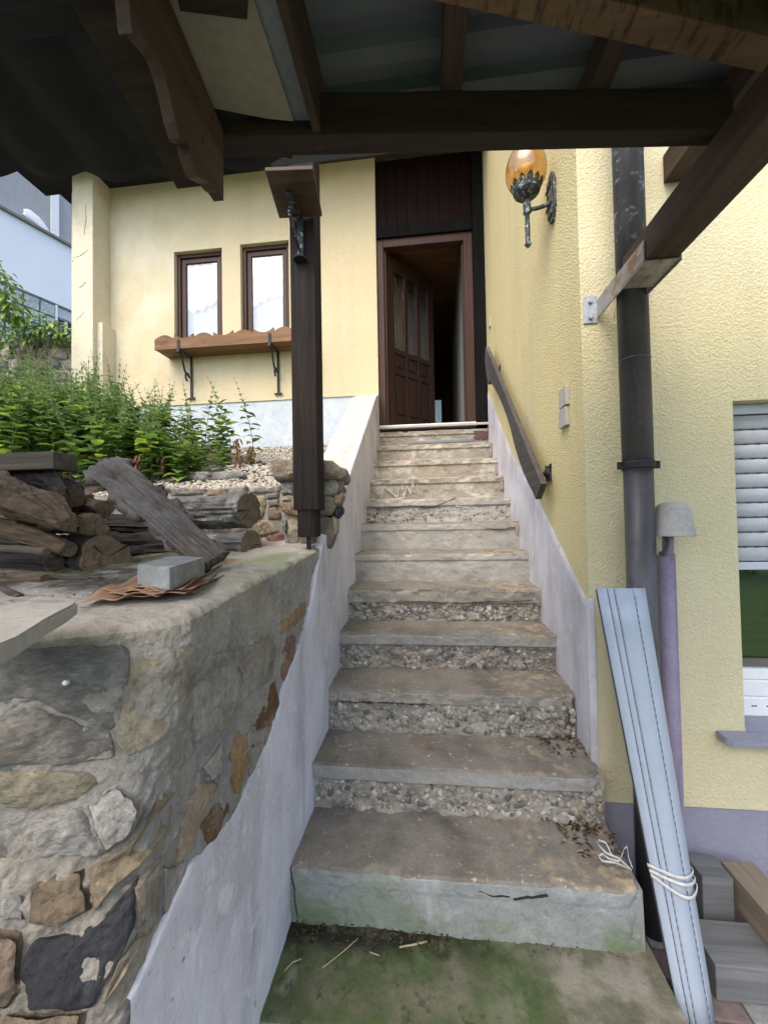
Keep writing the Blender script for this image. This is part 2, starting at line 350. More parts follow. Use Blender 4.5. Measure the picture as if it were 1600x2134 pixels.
MT['galv_painted'] = pmat('hanger_steel', [(.28, .27, .25), (.40, .38, .35)], 20, .5, [(60, .1, .002, 'n')], [dict(col=(.25, .11, .06), scale=18, lo=.52, hi=.64, amt=.8)], metal=.4)
MT['pipe'] = pmat('copper_pipe', [(.075, .070, .070), (.12, .115, .12)], 5, .40, [(40, .12, .003, 'n')], [dict(col=(.36, .43, .44), scale=30, lo=.58, hi=.64, amt=.9, mask=[('Z', 2.4, 3.0)]), dict(col=(.26, .28, .30), scale=60, lo=.73, hi=.76, amt=.7), dict(col=(.035, .032, .034), scale=10, lo=.5, hi=.7, amt=.8, stretch=(1, 1, .12))], metal=.35)
MT['purple'] = pmat('purple_paint', [(.24, .20, .28), (.31, .26, .36)], 6, .6, [(60, .2, .003, 'n')], [dict(col=(.08, .05, .08), scale=34, lo=.63, hi=.7, amt=.8)])
MT['capgrey'] = pmat('cap_grey', [(.36, .35, .33), (.45, .44, .41)], 9, .75, [(60, .2, .003, 'n')], [dict(col=(.22, .20, .18), scale=12, lo=.6, hi=.7, amt=.6)])
MT['pvc'] = pmat('grey_pvc', [(.33, .39, .47), (.39, .45, .53)], 3, .38, [], [dict(col=(.42, .44, .48), scale=10, lo=.58, hi=.75, amt=.5, stretch=(1, 1, .3))], spec=.5, var=.03)
MT['pvc_dark'] = pmat('pvc_gap', [(.05, .05, .055), (.07, .07, .075)], 3, .6)
MT['shutter'] = pmat('shutter_pvc', [(.50, .54, .62), (.55, .59, .66)], 3, .4, [], [dict(col=(.36, .38, .42), scale=10, lo=.55, hi=.75, amt=.5)], var=.04)
MT['white'] = pmat('white_paint', [(.76, .78, .80), (.82, .83, .84)], 5, .4, [], var=.03)
MT['white_wall'] = pmat('white_wall', [(.74, .79, .84), (.80, .84, .88)], 1.5, .9, [(30, .3, .01, 'n')], var=.04)
MT['granite'] = pmat('granite_sill', [(.10, .10, .095), (.30, .29, .27)], 60, .7, [], var=.2)
MT['tape'] = pmat('cotton_tape', [(.50, .50, .48), (.62, .62, .60)], 40, .95, [(200, .3, .002, 'n')])
MT['plate'] = pmat('plate_grey', [(.40, .38, .35), (.44, .42, .39)], 5, .5, var=.03)
MT['amber'] = glass('amber_glass', (.90, .68, .38), .02, 1.5, tr=.95)
MT['bulb'] = pmat('bulb_white', [(.50, .42, .24), (.56, .47, .28)], 3, .3, var=0)
MT['timber_grey'] = wood('grey_timber', [(.115, .12, .122), (.185, .19, .192)], 'X', .85, 8, .3, [dict(col=(.10, .10, .10), scale=10, lo=.6, hi=.72, amt=.6)])
MT['timber_tan'] = wood('tan_timber', [(.19, .155, .115), (.27, .22, .165)], 'Y', .85, 8, .3)
MT['red_paver'] = pmat('red_paver', [(.13, .095, .090), (.20, .15, .14)], 14, .85, [(60, .4, .005, 'n')], [dict(col=(.30, .28, .27), scale=9, lo=.6, hi=.7, amt=.7)])
MT['grey_paver'] = pmat('grey_paver', [(.17, .17, .17), (.26, .26, .25)], 14, .9, [(60, .4, .005, 'n')], [dict(col=(.10, .11, .06), scale=7, lo=.58, hi=.7, amt=.7)])
MT['soil'] = pmat('soil', [(.045, .034, .024), (.09, .07, .05)], 9, 1, [(30, .8, .02, 'n')])
MT['asphalt'] = pmat('yard_ground', [(.17, .166, .158), (.25, .243, .23)], 3, .95, [(60, .4, .006, 'n')])
MT['lawn'] = pmat('lawn', [(.035, .075, .018), (.07, .13, .03)], 3, .95, [(60, .8, .02, 'n')])
MT['dark_int'] = pmat('interior_plaster', [(.30, .30, .29), (.36, .36, .34)], 2, .8, var=.04)
MT['int_wood'] = wood('interior_ceiling_wood', [(.11, .05, .018), (.17, .08, .03)], 'X', .4, 6, .1, spec=.5)
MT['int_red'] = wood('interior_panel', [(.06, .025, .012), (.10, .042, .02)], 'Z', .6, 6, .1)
MT['curtain'] = pmat('lace_curtain', [(.40, .46, .51), (.46, .52, .57)], 2, .9, var=.03)
MT['lace'] = pmat('lace_valance', [(.84, .86, .86), (.92, .93, .93)], 90, .9, [(120, .6, .006, 'n')], var=.35, vscale=110)
MT['pane'] = glass('window_glass', (.95, .98, 1.), .02, 1.5, tr=.90)
MT['pane_dark'] = glass('dark_window_glass', (.10, .12, .11), .02, 1.6, tr=.74)
MT['pane_rain'] = glass('rippled_glass', (.62, .60, .54), .16, 1.6, (40, .6, .025, (1, 1, .25)), tr=.74)
MT['screen'] = pmat('grey_screen', [(.50, .54, .60), (.56, .60, .66)], 3, .5, var=.03)
MT['glassblock'] = pmat('glass_block', [(.30, .38, .38), (.52, .60, .60)], 5, .12, [(9, 1., .08, 'n')], [dict(col=(.75, .80, .80), scale=7, lo=.55, hi=.62, amt=.8, dist=2.)], spec=.7, var=.05)

# concrete of the stair
def step_mat(nm, cols, stains, bscale=45, bst=.6):
    return pmat(nm, cols, 5, .95, [(bscale, bst, .010, 'n'), (170, .4, .004, 'n')], stains, var=.14, vscale=90)
PIT_ = dict(col=(.07, .065, .055), scale=38, lo=.70, hi=.74, amt=.85)
YEL = lambda a: dict(col=(.60, .47, .26), scale=15, lo=.49, hi=.64, amt=.6, detail=10, mask=[('X', a, .74)])
PALE = dict(col=(.50, .44, .33), scale=34, lo=.62, hi=.68, amt=.8)
MT['tread_low'] = step_mat('tread_brown', [(.125, .113, .094), (.20, .182, .152), (.29, .265, .222)], [dict(col=(.26, .20, .15), scale=4, lo=.55, hi=.68, amt=.6), dict(col=(.08, .075, .06), scale=5, lo=.56, hi=.72, amt=.6), PALE, YEL(.05), PIT_, dict(col=(.10, .11, .06), scale=3, lo=.5, hi=.7, amt=.6, mask=[('X', .1, -.4)])])
MT['tread_high'] = step_mat('tread_beige', [(.27, .235, .185), (.36, .315, .25)], [PIT_])
MT['tread_moss'] = step_mat('tread_moss', [(.10, .095, .065), (.17, .155, .115)], [
    dict(col=(.050, .085, .022), scale=6, lo=.33, hi=.56, amt=.92, detail=10, mask=[('X', .75, .15)]), dict(col=(.27, .25, .20), scale=7, lo=.48, hi=.62, amt=.85, detail=10, mask=[('X', .0, .5)]),
    dict(col=(.19, .17, .13), scale=6, lo=.54, hi=.63, amt=.9, mask=[('X', -.1, -.35)]), dict(col=(.026, .040, .014), scale=22, lo=.56, hi=.66, amt=.7, mask=[('X', .5, .1)]),
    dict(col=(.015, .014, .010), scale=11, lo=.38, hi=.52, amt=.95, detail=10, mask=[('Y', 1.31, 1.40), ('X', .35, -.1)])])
MT['riser_blue'] = step_mat('riser_bluegrey', [(.21, .23, .225), (.32, .34, .34)], [dict(col=(.11, .16, .06), scale=4, lo=.38, hi=.6, amt=.8, mask=[('Z', .30, .19)]), dict(col=(.17, .21, .13), scale=3, lo=.4, hi=.6, amt=.7, mask=[('X', .2, -.4)]), PIT_, dict(col=(.44, .45, .44), scale=8, lo=.58, hi=.7, amt=.6, stretch=(1, 1, .3))])
MT['riser_grey'] = step_mat('riser_grey', [(.30, .29, .265), (.41, .395, .365)], [PIT_, dict(col=(.44, .42, .37), scale=4, lo=.5, hi=.66, amt=.7), dict(col=(.20, .175, .14), scale=6, lo=.55, hi=.7, amt=.6)])
MT['riser_beige'] = step_mat('riser_beige', [(.27, .245, .20), (.37, .335, .275)], [PIT_, dict(col=(.52, .50, .45), scale=5, lo=.52, hi=.66, amt=.8), dict(col=(.33, .25, .16), scale=7, lo=.57, hi=.7, amt=.6)])
MT['riser_rough'] = step_mat('riser_aggregate', [(.25, .235, .20), (.36, .335, .29)], [dict(col=(.10, .085, .06), scale=4, lo=.45, hi=.62, amt=.7, mask=[('X', .3, .7)]), PIT_], 30, 1.)
MT['band'] = step_mat('nosing_band', [(.24, .24, .225), (.33, .325, .30)], [PIT_, YEL(.45)])
PEB = [pmat('pebble_'+str(i), [tuple(c*.85 for c in q), q], 20, .8, var=.1) for i, q in enumerate([(.34, .32, .28), (.24, .22, .19), (.13, .125, .12), (.46, .44, .40), (.30, .25, .19), (.38, .35, .31), (.27, .265, .25)])]
GRAV = [pmat('gravel_'+str(i), [tuple(c*.85 for c in q), q], 20, .85, var=.1) for i, q in enumerate([(.40, .36, .29), (.32, .295, .25), (.46, .42, .35), (.22, .205, .19), (.35, .30, .235), (.42, .40, .36)])]
MT['splash'] = pmat('white_splash', [(.50, .50, .48), (.62, .62, .60)], 30, .8)

# ================================================================== THE SETTING
XL, XR, YH, YF = -.52, .69, 4.46, 1.82
Y0, TR, Z0, RS = 1.4316, .2749, .368, .205
def interp(x, pts): return float(np.interp(x, [p[0] for p in pts], [p[1] for p in pts]))

g = mesh('ground', [(-150, -150, -.02), (150, -150, -.02), (150, 150, -.02), (-150, 150, -.02)], [(0, 1, 2, 3)], MT['asphalt']); struct(g)
lw = mesh('lawn', [(-40, -40, -.008), (40, -40, -.008), (40, -1.1, -.008), (-40, -1.1, -.008)], [(0, 1, 2, 3)], MT['lawn']); struct(lw)
# pavers beside the stair, laid one by one
pv = {}
for mname in ('red_paver', 'grey_paver'):
    bm = bmesh.new(); box(bm, -.098, .098, -.048, .048, -.05, .004, .005)
    o = frombm('paver', bm, MT[mname]); pv[mname] = o.data; bpy.data.objects.remove(o)
k = 0
for iy in range(-4, 17):
    for ix in range(8):
        x = .80+ix*.204+(.102 if iy % 2 else 0); y = 1.78-iy*.104
        if y < .1 or y > 1.79: continue
        o = bpy.data.objects.new('paver', pv['red_paver' if rnd.random() < .6 else 'grey_paver']); COL.objects.link(o); o.parent = g
        o.location = (x+rnd.uniform(-.003, .003), y, rnd.uniform(-.004, .002)-.004); o.rotation_euler = (rnd.uniform(-.012, .012), rnd.uniform(-.012, .012), rnd.uniform(-.02, .02))

# ---- garden terrain: a bank rising from the low wall to the house
def terr_z(x, y):
    b = np.interp(y, [.2, 2.14, 2.26, 2.6, 3.4, 4.46, 6.5, 9, 16], [1.36, 1.36, 1.80, 1.88, 2.15, 2.50, 3.3, 4.2, 6.])
    return b+np.clip((-1.9-x)*.10, 0, .5)*np.clip((y-2.2)/.6, 0, 1)
gx, gy = np.meshgrid(np.linspace(-16, -.60, 130), np.concatenate([np.linspace(1.2, 2.1, 10), np.linspace(2.14, 5, 70), np.linspace(5.2, 16, 40)]), indexing='ij')
gz = terr_z(gx, gy)+.02*fbm(np.stack([gx, gy, gx*0], -1), 4, 3)-.02
struct(sheet('garden_bank', np.stack([gx, gy, gz], -1), MT['soil']))

# ---- house
house = thing('house', 'yellow rendered house with brown windows, open front door and projecting right wing', 'house', (0, 4.5, 2.4))
def wall(name, org, U, V, N, us, vs, holes, res, mat, reveal=0, rmat=None, parent=house):
    org, U, V, N = map(lambda a: np.array(a, float), (org, U, V, N))
    def lines(a, b, cuts):
        pts = sorted({a, b, *[c for c in cuts if a < c < b]}); out = [a]
        for p, q in zip(pts, pts[1:]):
            n = max(1, int(math.ceil((q-p)/res))); out += [p+(q-p)*i/n for i in range(1, n+1)]
        return out
    ul = lines(us[0], us[1], [h[0] for h in holes]+[h[1] for h in holes]); vl = lines(vs[0], vs[1], [h[2] for h in holes]+[h[3] for h in holes])
    P = [org+U*u+V*v for u in ul for v in vl]; nv = len(vl); F = []
    for i in range(len(ul)-1):
        for j in range(nv-1):
            cu, cv = (ul[i]+ul[i+1])/2, (vl[j]+vl[j+1])/2
            if any(h[0] < cu < h[1] and h[2] < cv < h[3] for h in holes): continue
            F.append((i*nv+j, (i+1)*nv+j, (i+1)*nv+j+1, i*nv+j+1))
    for h in holes:
        c = [org+U*a+V*b for a, b in ((h[0], h[2]), (h[1], h[2]), (h[1], h[3]), (h[0], h[3]))]
        b0 = len(P); P += c+[p-N*reveal for p in c]
        for i in range(4): F.append((b0+i, b0+(i+1) % 4, b0+4+(i+1) % 4, b0+4+i))
    if np.dot(np.cross(U, V), N) < 0: F = [f[::-1] for f in F]
    return mesh(name, P, F, mat, parent, False)
X_, Y_, Z_ = (1, 0, 0), (0, 1, 0), (0, 0, 1)
WIN = [(-2.985, -2.375, 3.70, 4.925), (-2.145, -1.55, 3.70, 4.94)]
wall('facade_wall', (0, YH, 0), X_, Z_, (0, -1, 0), (-4.35, XL), (3.06, 6.0), WIN, .5, MT['stucco_left'], .14)
wall('facade_return', (XL, 0, 0), Y_, Z_, X_, (YH, 4.66), (2.3, 6.0), [], .5, MT['stucco_left'])
# plinth, a little behind the render above
wall('plinth', (0, YH+.012, 0), X_, Z_, (0, -1, 0), (-4.35, XL), (1.8, 3.06), [], .5, MT['plinth_blue'])
bm = bmesh.new(); box(bm, -4.35, XL, YH-.001, YH+.05, 3.055, 3.075); frombm('plinth_edge', bm, MT['stucco_left'], house)
# corner pillar standing proud of the facade, a wider foot on its inner side
pA, pB = at(150, 500, Y=4.2), at(193, 500, Y=4.2)
boxo('corner_pillar', pA[0], pB[0], 4.2, YH, 1.8, 6.0, MT['pillar'], house, .006)
boxo('pillar_foot', pB[0]-.01, pB[0]+.07, 4.26, YH, 1.8, 4.02, MT['pillar'], house, .006)
PILLAR_FRONT = 4.2
# right wing
wall('side_wall', (XR, 0, 0), Y_, Z_, (-1, 0, 0), (YF, 4.7), (-.02, 7.5), [], .5, MT['stucco_side'])
FW = (1.29, 2.45, .735, 2.10)
wall('front_wall', (0, YF, 0), X_, Z_, (0, -1, 0), (XR, 6.5), (.40, 7.5), [FW], .5, MT['stucco_front'], .16)
boxo('wing_plinth', XR+.012, 6.5, YF+.012, YF+.3, -.02, .40, MT['lavender_plinth'], house, 0)
boxo('wing_back', XR+.25, 6.5, 8.9, 9, -.02, 7.5, MT['dark_int'], house, 0)
boxo('wing_end', 6.4, 6.5, YF+.31, 8.89, -.02, 7.5, MT['dark_int'], house, 0)
boxo('wing_roof', .45, 6.8, 1.55, 9.3, 7.5, 7.62, MT['tile'], house, 0)
boxo('wing_floor', XR+.02, 6.38, YF+.32, 8.88, .3, .38, MT['dark_int'], house, 0)
# roof over facade and door
boxo('main_roof', -4.7, XR-.003, 3.8, 9.3, 5.98, 6.1, MT['tile'], house, 0)
for i in range(6):
    boxo('soffit_board', -1.95, XR-.004, 3.82+i*.108, 3.82+i*.108+.104, 5.80, 5.82, MT['shelf'], house, .002)
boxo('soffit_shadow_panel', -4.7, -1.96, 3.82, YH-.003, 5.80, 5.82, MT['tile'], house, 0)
boxo('eave_fascia', -4.7, XR-.004, 3.78, 3.815, 5.74, 5.97, MT['shelf'], house, .003)
for xa, xb in ((-4.35, -4.3), (-.75, -.70)): boxo('gable_wall', xa, xb, 4.75, 9.2, 2.2, 5.97, MT['dark_int'], house, 0)
boxo('back_wall', -4.35, -.7, 9.2, 9.25, 2.2, 5.97, MT['dark_int'], house, 0)

# windows of the facade
def swindow(u0, u1, v0, v1, idx):
    yb = YH+.055
    f = bmesh.new(); t = .045
    for a in ((u0+.003, u0+t, v0+.003, v1-.003), (u1-t, u1-.003, v0+.003, v1-.003), (u0+t, u1-t, v1-t, v1-.003), (u0+t, u1-t, v0+.003, v0+t)):
        box(f, a[0], a[1], yb, yb+.06, a[2], a[3], .003)
    fr = frombm('window', f, MT['win_wood'], house); fr['label'] = ('left' if idx == 0 else 'right')+' narrow brown window with lace curtain'
    s = bmesh.new(); i0 = t+.010; q = .050
    for a in ((u0+i0, u0+i0+q, v0+i0, v1-i0), (u1-i0-q, u1-i0, v0+i0, v1-i0), (u0+i0+q, u1-i0-q, v1-i0-q, v1-i0), (u0+i0+q, u1-i0-q, v0+i0, v0+i0+q)):
        box(s, a[0], a[1], yb+.018, yb+.055, a[2], a[3], .004)
    frombm('sash', s, MT['win_wood'], fr)
    a0, a1, b0, b1 = u0+i0+q, u1-i0-q, v0+i0+q, v1-i0-q
    boxo('pane', a0, a1, yb+.035, yb+.041, b0, b1, MT['pane'], fr, 0)
    uu, vv = np.meshgrid(np.linspace(a0-.02, a1+.02, 60), np.linspace(b0-.02, b1+.02, 12), indexing='ij')
    sheet('curtain', np.stack([uu, yb+.10+.006*np.sin(uu*70), vv], -1), MT['curtain'], fr)
    # lace valance with scalloped lower edge
    uu, tt = np.meshgrid(np.linspace(a0-.01, a1+.01, 70), np.linspace(0, 1, 14), indexing='ij')
    low = b1-.50-.035*np.abs(np.sin((uu-a0)*26+idx))-.05*np.sin((uu-a0)*9+1+idx)
    sheet('lace_valance', np.stack([uu, yb+.075+.008*np.sin(uu*55), b1+(low-b1)*tt], -1), MT['lace'], fr)
    boxo('room_back', u0-.1, u1+.1, yb+.5, yb+.51, v0-.1, v1+.1, MT['curtain'], fr, 0)
for i, q in enumerate(WIN): swindow(*q, i)

# doorway
DZ = 2.70
def jbox(nm, x0, x1, z0, z1, m, y0=4.5, y1=4.62, b=.004): return boxo(nm, x0, x1, y0, y1, z0, z1, MT[m], house, b)
fr = bmesh.new()
box(fr, -.517, -.44, 4.49, 4.60, DZ-.03, 4.86, .006); box(fr, .465, .565, 4.49, 4.60, DZ-.03, 4.86, .006); box(fr, -.44, .465, 4.49, 4.60, 4.765, 4.86, .006)
box(fr, -.44, -.415, 4.53, 4.60, DZ-.03, 4.765, .003); box(fr, .445, .465, 4.53, 4.60, DZ-.03, 4.765, .003)
frombm('door_frame', fr, MT['frame_wood'], house)
jbox('door_post', .567, XR-.002, DZ-.05, 5.79, 'black_wood', 4.43, 4.60)
jbox('door_lintel', -.517, .566, 4.862, 5.0, 'black_wood', 4.46, 4.60)
for i in range(9):
    a = -.517+i*.1203; jbox('transom_board', a, a+.117, 5.002, 5.79, 'panel_wood', 4.50+.002*(i % 2), 4.55, .004)
jbox('threshold_sill', -.53, XR-.004, 2.655, 2.682, 'cap_stone', 4.425, 4.64, .005)
boxo('threshold_strip', -.515, .56, 4.47, 4.60, 2.683, 2.702, MT['white'], house, .003)
# door leaf, hinged left and standing half open into the hall
hx, hy = -.425, 4.585; fx, fy = .115, 5.20
dl = math.hypot(fx-hx, fy-hy); du = np.array([(fx-hx)/dl, (fy-hy)/dl, 0]); dn = np.array([du[1], -du[0], 0])
def D(u, v, n): return np.array([hx, hy, 0])+du*u+dn*n+np.array([0, 0, v])
def dbox(bm, u0, u1, v0, v1, n0, n1, bev=.003): hexa(bm, [D(u0, v0, n1), D(u1, v0, n1), D(u1, v0, n0), D(u0, v0, n0), D(u0, v1, n1), D(u1, v1, n1), D(u1, v1, n0), D(u0, v1, n0)], bev)
bm = bmesh.new(); zb, zt = 2.715, 4.75
cols = [(.105, .285), (.335, .505), (.555, .715)]
ust = [(0, .105), (.285, .335), (.505, .555), (.715, dl)]
for a, b in ust: dbox(bm, a, b, zb, zt, -.022, .022)
for a, b in cols:
    for v0, v1 in ((zb, 2.86), (3.36, 3.42), (3.60, 3.66), (4.58, zt)): dbox(bm, a, b, v0, v1, -.0215, .0215)
door = frombm('door', bm, MT['door_wood'], house); door['label'] = 'dark brown front door standing half open, three rippled panes above panels'
for a, b in cols:
    for v0, v1 in ((2.86, 3.36), (3.42, 3.60)):
        bm = bmesh.new(); dbox(bm, a, b, v0, v1, -.008, .008, 0); dbox(bm, a+.028, b-.028, v0+.028, v1-.028, -.018, .018, .008)
        frombm('panel', bm, MT['door_wood'], door)
    bm = bmesh.new(); dbox(bm, a, b, 3.66, 4.58, -.003, .003, 0); frombm('pane', bm, MT['pane_rain'], door)
bm = bmesh.new(); tube(bm, [D(.75, 3.62, .022), D(.75, 3.62, .065), D(.66, 3.62, .065)], .009, 8); dbox(bm, .735, .765, 3.48, 3.70, .022, .03, .002); frombm('handle', bm, MT['iron'], door)
# the hall behind
for i in range(24):
    boxo('ceiling_board', -.69, XR+.02, 4.63+i*.155, 4.63+i*.155+.149, 4.93, 4.95, MT['int_wood'], house, .004)
boxo('hall_ceiling', -.69, XR+.02, 4.63, 8.5, 4.952, 5.0, MT['dark_int'], house, 0)
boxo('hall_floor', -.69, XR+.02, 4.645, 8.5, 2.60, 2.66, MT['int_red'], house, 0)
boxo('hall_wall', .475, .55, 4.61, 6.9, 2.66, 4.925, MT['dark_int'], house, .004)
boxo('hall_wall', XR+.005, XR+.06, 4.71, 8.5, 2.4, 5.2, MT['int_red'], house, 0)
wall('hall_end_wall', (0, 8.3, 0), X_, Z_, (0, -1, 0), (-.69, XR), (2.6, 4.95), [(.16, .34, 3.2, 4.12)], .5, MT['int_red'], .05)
boxo('hall_end_pane', .16, .34, 8.33, 8.336, 3.2, 4.12, MT['pane_rain'], house, 0)
boxo('hall_over', -.69, XR+.02, 4.61, 4.625, 5.0, 5.97, MT['dark_int'], house, 0)

# window of the right wing with roller shutter half down
rw = boxo('wing_window', FW[0]+.003, FW[0]+.058, YF+.10, YF+.16, FW[2]+.003, FW[3]-.003, MT['white'], house, .005)
bm = bmesh.new(); box(bm, FW[0]+.06, FW[1]-.06, YF+.10, YF+.16, FW[2]+.003, FW[2]+.085, .005); box(bm, FW[0]+.06, FW[1]-.06, YF+.106, YF+.16, FW[2]+.087, FW[2]+.155, .005); box(bm, FW[1]-.058, FW[1]-.003, YF+.1, YF+.16, FW[2]+.003, FW[3]-.003, .005)
frombm('frame', bm, MT['white'], rw)
bm = bmesh.new(); zs = FW[2]+.157
for a in ((FW[0]+.06, FW[0]+.075, zs, 2.0), (FW[0]+.076, FW[1]-.07, zs, zs+.045)): box(bm, a[0], a[1], YF+.115, YF+.15, a[2], a[3], .004)
frombm('sash', bm, MT['white'], rw)
boxo('pane', FW[0]+.06, FW[1]-.06, YF+.135, YF+.14, zs, 2.06, MT['pane_dark'], rw, 0)
boxo('room_wall', FW[0]-.3, FW[1]+.3, YF+1.2, YF+1.22, .38, 2.5, MT['pvc_dark'], rw, 0)
bm = bmesh.new()
for x in (FW[0]+.10, FW[0]+.16): box(bm, x, x+.022, YF+.0985, YF+.0995, FW[2]+.045, FW[2]+.050)
frombm('drain_slot', bm, MT['pvc_dark'], rw)
sh = boxo('shutter_box', FW[0]+.002, FW[1]-.002, YF+.06, YF+.098, FW[3]-.045, FW[3]-.002, MT['shutter'], house, .002)
prof = [(.0, .0), (-.004, .006), (-.009, .020), (-.011, .032), (-.009, .044), (-.004, .056), (0, .0605)]
NS = 10; SH = .0635; ztop_s = FW[3]-.048
xs = [FW[0]+.004, FW[1]-.004]
for i in range(NS):
    z1 = ztop_s-i*SH; P = np.array([[(x, YF+.062+p[0], z1-SH+p[1]) for p in prof] for x in xs]); o = sheet('slat', P, MT['shutter'], sh)
    md = o.modifiers.new('solid', 'SOLIDIFY'); md.thickness = .004
    bm = bmesh.new()
    for j in range(24):
        x = FW[0]+.012+j*.047
        if x+.02 < FW[1]-.01: box(bm, x+(.02 if i % 2 else 0), x+.018+(.02 if i % 2 else 0), YF+.058, YF+.0605, z1-SH-.0032, z1-SH+.0012)
    frombm('vent_slot', bm, MT['pvc_dark'], o)
boxo('end_slat', xs[0], xs[1], YF+.05, YF+.068, ztop_s-NS*SH-.035, ztop_s-NS*SH-.003, MT['shutter'], sh, .003)
bm = bmesh.new()
sl = [(1.175, YF-.06), (1.19, YF-.075), (2.6, YF-.075), (2.6, YF-.002), (1.175, YF-.002)]
plate(bm, [(x, y, .695-.05*(YF-y)) for x, y in sl], Z_, .028); 
bmesh.ops.bevel(bm, geom=bm.edges[:], offset=.004, segments=2, affect='EDGES'); frombm('window_sill', bm, MT['lavender_plinth'], house)
box_sill = boxo('inner_sill', FW[0]+.003, FW[1]-.003, YF-.001, YF+.099, FW[2]-.035, FW[2]+.001, MT['lavender_plinth'], house, 0)
# a rafter end of the wing roof
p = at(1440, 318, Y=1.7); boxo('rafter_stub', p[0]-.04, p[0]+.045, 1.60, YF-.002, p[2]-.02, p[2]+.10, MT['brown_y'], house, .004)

# ================================================================== STAIRCASE
stairs = thing('staircase', 'worn concrete outdoor staircase with exposed pebble risers climbing to the open door', 'staircase', (.085, Y0, 0))
KIND = {-1: 'moss', 0: 'blue', 1: 'band', 2: 'rough', 3: 'band', 4: 'rough2', 5: 'smooth', 6: 'smooth', 7: 'half', 8: 'beige', 9: 'beige', 10: 'beige', 11: 'beige'}
RE = {-1: .715, 0: .70, 1: .70, 2: .690, 3: .689, 4: .689}       # right ends
for k in range(-1, 12):
    kd = KIND[k]; y0, z0 = Y0+k*TR, Z0+k*RS
    rec = {'band': .022, 'rough': .006, 'rough2': .012, 'half': .012, 'beige': .014, 'smooth': .006}.get(kd, .002)
    bandh = {'band': .062, 'rough2': .085, 'rough': .055, 'half': .06}.get(kd, .05)
    lo = -.02 if k == -1 else z0-RS-.012
    pr = []; n1 = 26
    for i in range(n1): pr.append((y0+rec, lo+(z0-bandh-.012-lo)*i/(n1-1), 0))
    for i in range(8): pr.append((y0+rec*(1-(i+1)/8)**2, z0-bandh-.012+.014*(i+1)/8, 1))
    for i in range(9): pr.append((y0, z0-bandh+.002+(bandh-.014)*(i+1)/9, 1))
    for i in range(6): a = (i+1)/6*math.pi/2; pr.append((y0+.012*(1-math.cos(a)), z0-.012+.012*math.sin(a), 2))
    n2 = 34 if k < 6 else 10
    for i in range(n2): pr.append((y0+.012+(TR+.05-.012)*(i+1)/n2, z0+.004*(i/n2), 2))
    pr = np.array(pr); xr = RE.get(k, XR-.006); nx = 170 if k < 5 else 110
    xs = np.linspace(XL-.005, xr, nx)
    G = np.stack(np.broadcast_arrays(xs[:, None], pr[None, :, 0], pr[None, :, 1]), -1).copy()
    reg = np.broadcast_to(pr[None, :, 2], G.shape[:2])
    rr = {'rough': .013, 'rough2': .012, 'band': .012, 'half': .006, 'smooth': .0035, 'blue': .004, 'moss': .004}.get(kd, .005)
    n_a = fbm(G, 22, 4, 10+k); n_b = fbm(G, 5, 3, 40+k); n_c = fbm(G, 55, 3, 70+k)
    amp = np.where(reg == 0, rr, np.where(reg == 1, .0035 if kd not in ('rough', 'rough2', 'beige') else .007, .0025))
    front = (reg < 2)
    G[..., 1] += np.where(front, n_a*amp+n_c*amp*.35+n_b*.004, 0)
    G[..., 2] += np.where(reg == 2, n_a*.0022+n_b*.004, 0)
    # nosing wears back and chips
    chip = np.clip(fbm(np.stack([G[..., 0]*1., G[..., 0]*0, G[..., 0]*0+k*3.1], -1), 14, 4, 3)-.35, 0, 1)*.03
    nearedge = np.exp(-((G[..., 1]-y0)**2+(G[..., 2]-z0)**2)/(.018**2))
    G[..., 1] += chip*nearedge; G[..., 2] -= chip*.6*nearedge
    if k in (0, 1, 2):      # broken outer corner on the right
        e = np.clip((G[..., 0]-(xr-.10))/.10, 0, 1)**2
        G[..., 1] += e*.03*(1+fbm(G, 25, 3, 8)); G[..., 0] -= e*.012*(1+fbm(G, 30, 3, 9))
    # lower wandering edge of the nosing band
    mats = {'moss': ('riser_blue', 'riser_blue', 'tread_moss'), 'blue': ('riser_blue', 'riser_blue', 'tread_low'), 'band': ('riser_rough', 'band', 'tread_low'),
            'rough': ('riser_rough', 'riser_rough', 'tread_low'), 'rough2': ('riser_rough', 'riser_rough', 'tread_low'), 'smooth': ('riser_grey', 'riser_grey', 'tread_low'),
            'half': ('riser_grey', 'riser_grey', 'tread_high'), 'beige': ('riser_beige', 'riser_beige', 'tread_high')}[kd]
    if k == 3 or k == 4: mats = (mats[0], mats[1], 'tread_low')
    mi = np.broadcast_to(pr[None, :-1, 2], (nx-1, len(pr)-1)).astype(int).reshape(-1)
    st = sheet('step', G, [MT[q] for q in mats], stairs, True, mi)
    # solid right end of the free steps
    if k <= 1:
        bm = bmesh.new(); plate(bm, [(xr-.006, y0+rec+.008, max(lo, -.02)), (xr-.006, y0+TR, max(lo, -.02)), (xr-.006, y0+TR, z0-.006), (xr-.006, y0+.02, z0-.008)], (-1, 0, 0), .05)
        frombm('step_end', bm, MT['riser_blue' if k <= 0 else 'riser_rough'], st)
    # pebbles showing in the broken risers
    if kd in ('band', 'rough', 'rough2', 'half'):
        n = {'band': 620, 'rough': 760, 'rough2': 520, 'half': 200}[kd]; rs = np.random.RandomState(k+5)
        cx = rs.uniform(XL+.01, xr-.015, n); cz = rs.uniform(z0-RS+.008, z0-bandh+(.015 if kd == 'rough' else -.006), n)
        sz = rs.gamma(2.6, .0026, n)+.0032
        cc = np.stack([cx, y0+rec+fbm(np.stack([cx, cx*0+y0+rec, cz], -1), 22, 4, 10+k)*rr+.0005+sz*.1, cz], -1)
        pebbles('exposed_aggregate', cc, np.clip(sz, .003, .017), .7, PEB, stairs, (0, -1, 0), k+20, 2)
